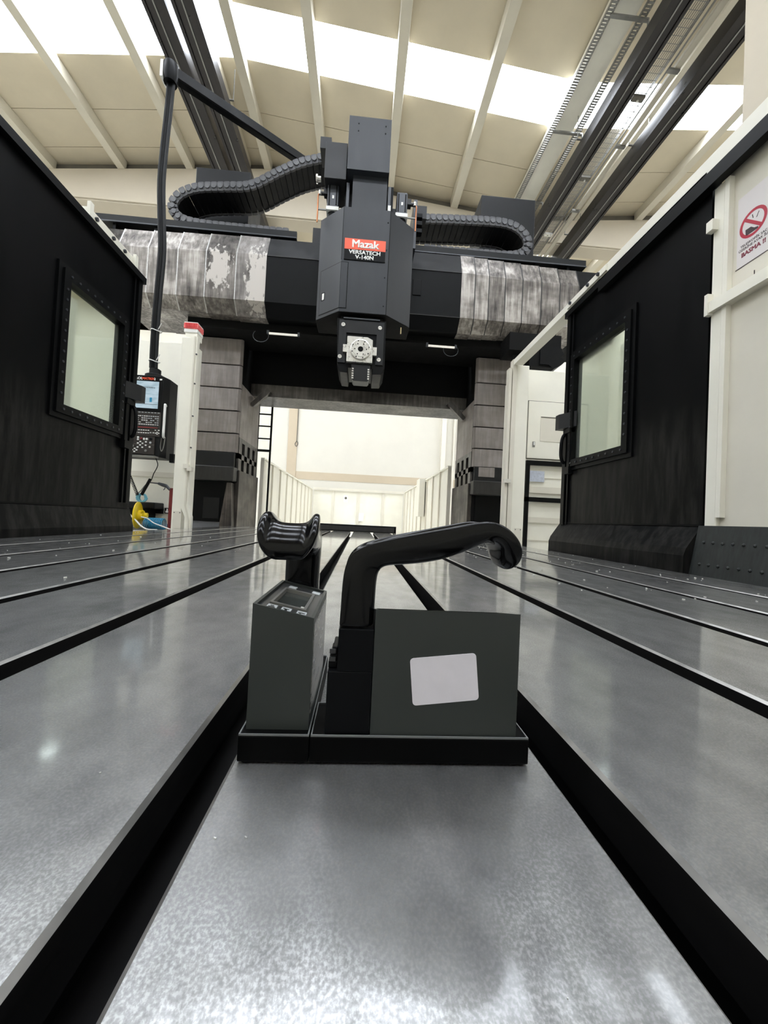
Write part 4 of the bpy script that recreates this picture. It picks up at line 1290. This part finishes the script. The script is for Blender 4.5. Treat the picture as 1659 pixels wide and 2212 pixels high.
# cable chains
def chain(label, pts, loc):
    t = thing('cable_chain', label, 'cable chain', loc, 'black cable chains on the crossrail')
    P = [Vector((p[0], 0, p[1])) for p in smooth_path([(a, b, 0) for a, b in pts], 14) for p in [(p.x, p.y)]]
    # resample at link pitch
    out = [P[0]]
    pitch = 0.088
    acc = 0
    for a, b in zip(P, P[1:]):
        seg = (b - a).length
        while acc + seg >= pitch:
            tt = (pitch - acc) / seg
            a = a.lerp(b, tt)
            out.append(a.copy())
            seg = (b - a).length
            acc = 0
        acc += seg
    hz = 0.066
    for i in range(len(out) - 1):
        a, b = out[i], out[i + 1]
        d = (b - a).normalized()
        nz = Vector((-d.z, 0, d.x))
        e = d * 0.012
        m = MB()
        q = [a + nz * hz * 0.9, a + d * 0.016 + nz * hz, a + d * 0.062 + nz * hz, b - d * 0.005 + nz * hz * 0.88, b - d * 0.005 - nz * hz * 0.88, a + d * 0.062 - nz * hz, a + d * 0.016 - nz * hz, a - nz * hz * 0.9]
        for y_ in (5.44, 5.86):
            m.prism([(v.x, v.z) for v in q], 'y', y_, y_ + 0.035)
        lk = obj('link', m, 'chain', t)
        m2 = MB()
        for sgn in (1, -1):
            c0, c1 = a + nz * hz * 0.8 * sgn, b - d * 0.01 + nz * hz * 0.8 * sgn
            m2.prism([(c0.x, c0.z), (c1.x, c1.z), ((c1 - nz * 0.012 * sgn).x, (c1 - nz * 0.012 * sgn).z), ((c0 - nz * 0.012 * sgn).x, (c0 - nz * 0.012 * sgn).z)], 'y', 5.475, 5.86)
        obj('cross_bar', m2, 'chain_in', lk)
        mid = (a + b) / 2
        q3 = [(mid + (d * math.cos(k * 0.7854) + nz * math.sin(k * 0.7854)) * 0.036) for k in range(8)]
        obj('link_disc', MB().prism([(v.x, v.z) for v in q3], 'y', 5.425, 5.44), 'chain_light', lk)
    return t


chain('black ribbed cable chain curling in an S from the spindle head to the left tray', [(-0.70, 5.33), (-1.09, 5.20), (-1.40, 5.03), (-1.77, 4.80), (-2.15, 4.74), (-2.50, 4.69), (-2.73, 4.58), (-2.83, 4.42), (-2.78, 4.28), (-2.62, 4.20), (-2.3, 4.17), (-1.7, 4.165), (-1.15, 4.165)], (-1.8, 5.6, 4.2))
chain('black ribbed cable chain looping back over the right tray behind the spindle head', [(0.62, 4.56), (1.26, 4.60), (1.80, 4.62), (2.05, 4.58), (2.20, 4.48), (2.27, 4.34), (2.21, 4.21), (2.03, 4.14), (1.6, 4.125), (1.0, 4.12), (0.65, 4.12)], (1.4, 5.6, 4.15))

# ================================================================== SPINDLE HEAD
hd = thing('spindle_head', 'grey vertical spindle head with an orange and black name plate on the crossrail', 'milling head', (XC, 4.9, 1.85))
x0, x1 = -0.382, 0.186
plan = [(-0.685, 4.86), (x0, 4.6), (x1, 4.6), (0.503, 4.86), (0.503, 5.18), (-0.685, 5.18)]
hs = obj('housing', MB().prism(plan, 'z', 2.65, 3.93), 'head', hd)
obj('underside', MB().prism([(p[0] * 0.995, p[1] + 0.004) for p in plan], 'z', 2.643, 2.65), 'black_matt', hd)  # black plate puts the shade under the housing into colour
obj('corner_seam', MB().box(x1 - 0.004, x1 + 0.004, 4.597, 4.603, 2.65, 3.93).box(x0 - 0.003, x0 + 0.003, 4.598, 4.603, 3.28, 3.93), 'black', hs)
for (x, z) in ((0.16, 3.78), (0.155, 3.44), (0.15, 3.1), (0.15, 2.75)):
    obj('screw', MB().cyl((x, 4.6, z), (0, -1, 0), 0.008, 0.004, 8), 'black', hs)
# access door wrapping the left corner: seam and two-faced panel
nv = Vector((-0.26, -0.303, 0)).normalized()
dl = Vector((-0.685 - x0, 4.86 - 4.6, 0)).normalized()
pA = Vector((x0, 4.6, 0))
def dpt(s_, z):
    return pA + dl * s_ + Vector((0, 0, z)) if s_ >= 0 else pA + Vector((-s_, 0, z))
def wrap(s0, s1, z0, z1, t_):
    m = MB()
    if s1 > 0:
        a = max(s0, 0)
        m.quad([dpt(a, z0), dpt(s1, z0), dpt(s1, z1), dpt(a, z1)], nv, t_)
    if s0 < 0:
        m.quad([dpt(s0, z0), dpt(min(s1, 0) if s1 < 0 else -1e-6, z0), dpt(-1e-6, z1), dpt(s0, z1)], (0, -1, 0), t_)
    return m
obj('door_seam', wrap(-0.088, 0.352, 2.685, 3.255, 0.0015), 'black', hs)
adr = obj('access_door', wrap(-0.079, 0.343, 2.694, 3.246, 0.005), 'head', hd)
lt = dpt(0.27, 2.90)
m = MB().quad([dpt(0.255, 2.86), dpt(0.315, 2.86), dpt(0.315, 2.96), dpt(0.255, 2.96)], nv, 0.007)
obj('latch_recess', m, 'black', adr)
obj('latch', MB().quad([dpt(0.262, 2.865), dpt(0.295, 2.865), dpt(0.295, 2.945), dpt(0.262, 2.945)], nv, 0.012), 'white', adr)
# name plate
npl = obj('name_plate', MB().box(-0.352, 0.143, 4.588, 4.6, 3.41, 3.54), 'orange', hd, label='orange plate with white lettering')
obj('model_plate', MB().box(-0.352, 0.143, 4.590, 4.6, 3.283, 3.41), 'black', npl, label='black strip with the model lettering')
text('plate_text', 'Mazak', (-0.105, 4.587, 3.474), (1, 0, 0), (0, 0, 1), 0.128, 'white', npl, 0.001, 0.0042, 1.0)
text('plate_text', 'VERSATECH', (-0.105, 4.589, 3.376), (1, 0, 0), (0, 0, 1), 0.066, 'white', npl, 0.001, 0.002, 1.08)
text('plate_text', 'V-140N', (-0.105, 4.589, 3.317), (1, 0, 0), (0, 0, 1), 0.066, 'white', npl, 0.001, 0.002, 1.05)
# neck, upper box, side box
obj('neck', MB().box(-0.297, 0.128, 4.68, 5.1, 3.93, 4.46), 'head', hd)
obj('upper_box', MB().box(-0.372, 0.143, 4.6, 5.1, 4.40, 5.06), 'head', hd)
for (x, z) in ((-0.255, 4.97), (-0.255, 4.88), (0.075, 4.97), (0.075, 4.88)):
    obj('screw', MB().cyl((x, 4.6, z), (0, -1, 0), 0.008, 0.004, 8), 'black', hd)
obj('side_box', MB().box(-0.655, -0.385, 4.7, 5.15, 4.35, 4.81), 'head_dark', hd, bevel=0.004)
for xa in (-0.375, 0.145):
    obj('guide_bar', MB().box(xa, xa + 0.035, 4.74, 4.80, 3.93, 4.35), 'servo', hd)
    obj('guide_dark', MB().box(xa - 0.02, xa + 0.07, 4.82, 5.1, 3.93, 4.42), 'black', hd)
obj('white_block', MB().box(0.15, 0.185, 4.70, 4.76, 3.93, 4.08), 'white', hd)


def servo(x, y, z0, z1, s_):
    b = obj('servo_motor', MB().box(x - 0.07, x + 0.07, y, y + 0.16, z0 + 0.14, z1), 'servo', hd, bevel=0.008)
    for k in (-0.045, 0.045):
        obj('motor_rib', MB().box(x + k - 0.008, x + k + 0.008, y - 0.008, y, z0 + 0.17, z1 - 0.03), 'black', b)
    obj('rating_tag', MB().box(x - 0.01, x + 0.014, y - 0.004, y, z0 + 0.25, z0 + 0.29), 'white', b)
    obj('flange', MB().box(x - 0.078, x + 0.078, y - 0.01, y + 0.17, z0 + 0.10, z0 + 0.145), 'white', b)
    obj('coupling', MB().cyl((x, y + 0.08, z0), (0, 0, 1), 0.07, 0.1, 14), 'black', b, smooth=40)
    obj('connector', MB().box(x + s_ * 0.07, x + s_ * 0.12, y + 0.02, y + 0.1, z1 - 0.13, z1 - 0.06).cyl((x + s_ * 0.12, y + 0.06, z1 - 0.10), (s_, 0, 0), 0.022, 0.06, 10), 'head_dark', b)
    px = x + s_ * 0.19
    pp = smooth_path([(px, y + 0.05, 3.9), (px, y + 0.05, z0 + 0.2), (px, y + 0.05, z1 - 0.13), (px - s_ * 0.03, y + 0.06, z1 - 0.09), (x + s_ * 0.12, y + 0.06, z1 - 0.09)], 4)
    obj('coolant_pipe', MB().tube(pp, 0.009, 6), 'copper', b, smooth=60, label='thin copper pipe')
    obj('pipe_fitting', MB().cyl((px - s_ * 0.02, y + 0.055, z1 - 0.12), (0, 0, 1), 0.02, 0.05, 8), 'steel', b)
    obj('stay', MB().box(min(px, x), max(px, x), y + 0.045, y + 0.06, z0 + 0.13, z0 + 0.145), 'galv', b)


servo(-0.545, 4.80, 3.93, 4.38, -1)
servo(0.33, 4.80, 3.93, 4.35, 1)
obj('rear_plate', MB().box(0.22, 0.26, 4.95, 5.2, 3.93, 4.25), 'head_dark', hd)
obj('chain_bracket', MB().box(0.50, 0.545, 4.95, 5.4, 3.75, 4.4), 'servo', hd)
obj('chain_bracket', MB().box(0.545, 0.72, 5.3, 5.45, 4.44, 4.62), 'head_dark', hd)
obj('chain_bracket', MB().box(-0.80, -0.65, 5.2, 5.5, 5.2, 5.36), 'head_dark', hd)
obj('pipe_boss', MB().lathe((-0.72, 4.9, 4.5), (-1, 0, 0), [(0.03, 0), (0.03, 0.04), (0.05, 0.04), (0.05, 0.06)], 12), 'steel', hd, smooth=40)
for z in (4.0, 4.1, 4.2):
    obj('terminal', MB().box(0.545, 0.62, 4.96, 5.05, z - 0.02, z + 0.03), 'black', hd)
# ram with spindle nose
obj('ram_neck', MB().box(-0.36, 0.16, 4.68, 5.17, 2.5, 2.643), 'black', hd)
rp_ = [(-0.40, 2.60), (0.198, 2.60), (0.205, 2.02), (0.165, 1.94), (0.06, 1.935), (0.05, 2.0), (-0.24, 2.0), (-0.25, 1.935), (-0.335, 1.94), (-0.375, 2.02)]
rm = obj('ram', MB().prism(rp_, 'y', 4.66, 5.17), 'black', hd, bevel=0.004)
fp = [(-0.372, 2.575), (0.178, 2.575), (0.178, 2.05), (0.09, 2.05), (0.09, 2.42), (-0.28, 2.42), (-0.28, 2.05), (-0.372, 2.05)]
obj('face_plate', MB().prism(fp, 'y', 4.645, 4.66), 'head_dark', rm)
obj('top_slot', MB().box(-0.32, 0.12, 4.63, 4.66, 2.585, 2.60), 'servo', rm)
for (x, z) in ((-0.322, 2.513), (0.125, 2.503), (-0.345, 2.12), (0.128, 2.112)):
    obj('cap_bolt', MB().lathe((x, 4.645, z), (0, -1, 0), [(0.025, 0), (0.024, 0.008), (0.009, 0.008), (0.008, 0.002)], 16), 'steel', rm)
nose = obj('spindle_nose', MB().prism([(-0.262, 2.36), (-0.02, 2.36), (0.045, 2.33), (0.05, 2.05), (-0.262, 2.05)], 'y', 4.60, 4.66), 'steel', hd, bevel=0.004, label='bright machined spindle block')
obj('nose_lug', MB().box(-0.31, -0.262, 4.615, 4.66, 2.17, 2.26).box(0.05, 0.098, 4.615, 4.66, 2.15, 2.25), 'steel', nose)
scx, scz = -0.097, 2.2
obj('spindle_disc', MB().lathe((scx, 4.60, scz), (0, -1, 0), [(0.125, 0), (0.125, 0.012), (0.115, 0.018), (0.092, 0.018), (0.09, 0.022), (0.035, 0.022)], 32), 'steel', nose, smooth=30)
obj('spindle_bore', MB().cyl((scx, 4.578, scz), (0, -1, 0), 0.032, 0.002, 20), 'black', nose)
for k in range(8):
    a = 2 * math.pi * k / 8 + 0.3
    obj('drive_bolt', MB().cyl((scx + 0.105 * math.cos(a), 4.585, scz + 0.105 * math.sin(a)), (0, -1, 0), 0.008, 0.004, 8), 'black', nose)
for k in range(6):
    a = 2 * math.pi * k / 6
    obj('drive_bolt', MB().cyl((scx + 0.07 * math.cos(a), 4.578, scz + 0.07 * math.sin(a)), (0, -1, 0), 0.007, 0.004, 8), 'black', nose)
nz_ = obj('lower_nozzle', MB().prism([(-0.20, 2.03), (0.03, 2.03), (0.018, 1.85), (0.0, 1.83), (-0.165, 1.83), (-0.183, 1.85)], 'y', 4.63, 4.8), 'head_dark', hd)
for xa in (-0.19, 0.0):
    for k in range(5):
        obj('nozzle_key', MB().box(xa, xa + 0.022, 4.622, 4.63, 1.855 + k * 0.028, 1.872 + k * 0.028), 'steel', nz_)
obj('oil_nipple', MB().cyl((0.392, 4.78, 2.52), (0, 0, 1), 0.007, 0.08, 8), 'brass', hd)

# ================================================================== LADDER
ld = thing('caged_ladder', 'black caged ladder behind the left gantry column', 'ladder', (-1.9, 7.1, FZ))
lx, ly = -1.95, 7.15
for x in (lx, lx + 0.24):
    obj('stile', MB().bar((x, ly, FZ), (x, ly, 2.2), 0.03, 0.03, (0, 1, 0)), 'black', ld)
for z in (1.32, 1.55, 1.78, 2.0, 2.2):
    obj('rung', MB().bar((lx, ly, z), (lx + 0.24, ly, z), 0.022, 0.022), 'black', ld)
obj('hoop', MB().bar((lx, ly, 2.2), (lx, ly - 0.3, 2.2), 0.02, 0.03).bar((lx + 0.24, ly, 2.2), (lx + 0.24, ly - 0.3, 2.2), 0.02, 0.03).bar((lx, ly - 0.3, 2.2), (lx + 0.24, ly - 0.3, 2.2), 0.02, 0.03), 'black', ld)
obj('guard_bar', MB().bar((lx + 0.27, ly - 0.1, 1.3), (lx + 0.27, ly - 0.1, 2.2), 0.02, 0.02, (0, 1, 0)).bar((lx, ly - 0.1, 1.32), (lx + 0.27, ly - 0.1, 1.32), 0.02, 0.03), 'black', ld)

# ================================================================== ALLEY FENCES
def fence_y(x, ys, side, ztop, label):
    t = thing('guard_fence', label, 'fence', (x, ys[0], FZ), 'cream guard fences round the table alley')
    for a, b in zip(ys, ys[1:]):
        obj('fence_panel', MB().box(min(x, x - side * 0.02), max(x, x - side * 0.02), a + 0.02, b - 0.02, FZ, ztop - 0.02), 'cream', t)
    for y in ys:
        obj('fence_post', MB().box(x - 0.03, x + 0.03, y - 0.02, y + 0.02, FZ, ztop), 'cream_dull', t)
    obj('top_rail', MB().box(x - 0.03, x + 0.03, ys[0], ys[-1], ztop, ztop + 0.03), 'cream', t)
    return t


fence_y(-1.78, [6.95 + 0.75 * k for k in range(10)] + [14.0], 1, 1.14, 'cream panelled guard fence along the left of the alley behind the gantry')
fr_ = fence_y(1.59, [6.95 + 0.75 * k for k in range(10)] + [14.0], -1, 1.19, 'cream panelled guard fence along the right of the alley behind the gantry')
obj('lock_box', MB().box(1.42, 1.56, 9.4, 9.9, 0.3, 1.24), 'cream', fr_)
ff = thing('guard_fence', 'cream guard fence across the far end of the alley with two small notices', 'fence', (XC, 14.1, FZ), 'cream guard fences round the table alley')
FX = [-1.75, -1.02, -0.1, 0.8, 1.56]
for a, b in zip(FX, FX[1:]):
    obj('fence_panel', MB().box(a + 0.02, b - 0.02, 14.1, 14.12, FZ, 1.14), 'cream', ff)
for x in FX[1:-1]:
    obj('fence_post', MB().box(x - 0.035, x + 0.035, 14.06, 14.12, FZ, 1.16), 'cream_dull', ff)
obj('top_rail', MB().box(-1.75, 1.56, 14.03, 14.13, 1.16, 1.24), 'cream_dull', ff)
nt = obj('notice', MB().box(-0.64, -0.48, 14.085, 14.1, 0.74, 1.0), 'white', ff, label='small white notice with a grey round symbol')
obj('notice_symbol', MB().cyl((-0.56, 14.085, 0.9), (0, -1, 0), 0.045, 0.003, 16), 'trim_and_shade', nt)
obj('notice', MB().box(-0.06, 0.12, 14.05, 14.06, 0.08, 0.38), 'white', ff, label='white sheet hanging on the middle post')
fl = thing('alley_bed', 'pale machine bed floor of the alley behind the table', 'machine bed', (XC, 9, FZ))
obj('bed_cover', MB().box(-1.4, 1.2, 5.0, 13.6, FZ, -0.33), 'cream_dull', fl)
obj('side_gutter', MB().box(-1.64, -1.45, 5.0, 13.6, FZ, -0.38).box(1.25, 1.52, 5.0, 13.6, FZ, -0.38), 'cream_dull', fl)
obj('small_block', MB().box(1.3, 1.45, 9.6, 9.9, -0.38, -0.2), 'white', fl)
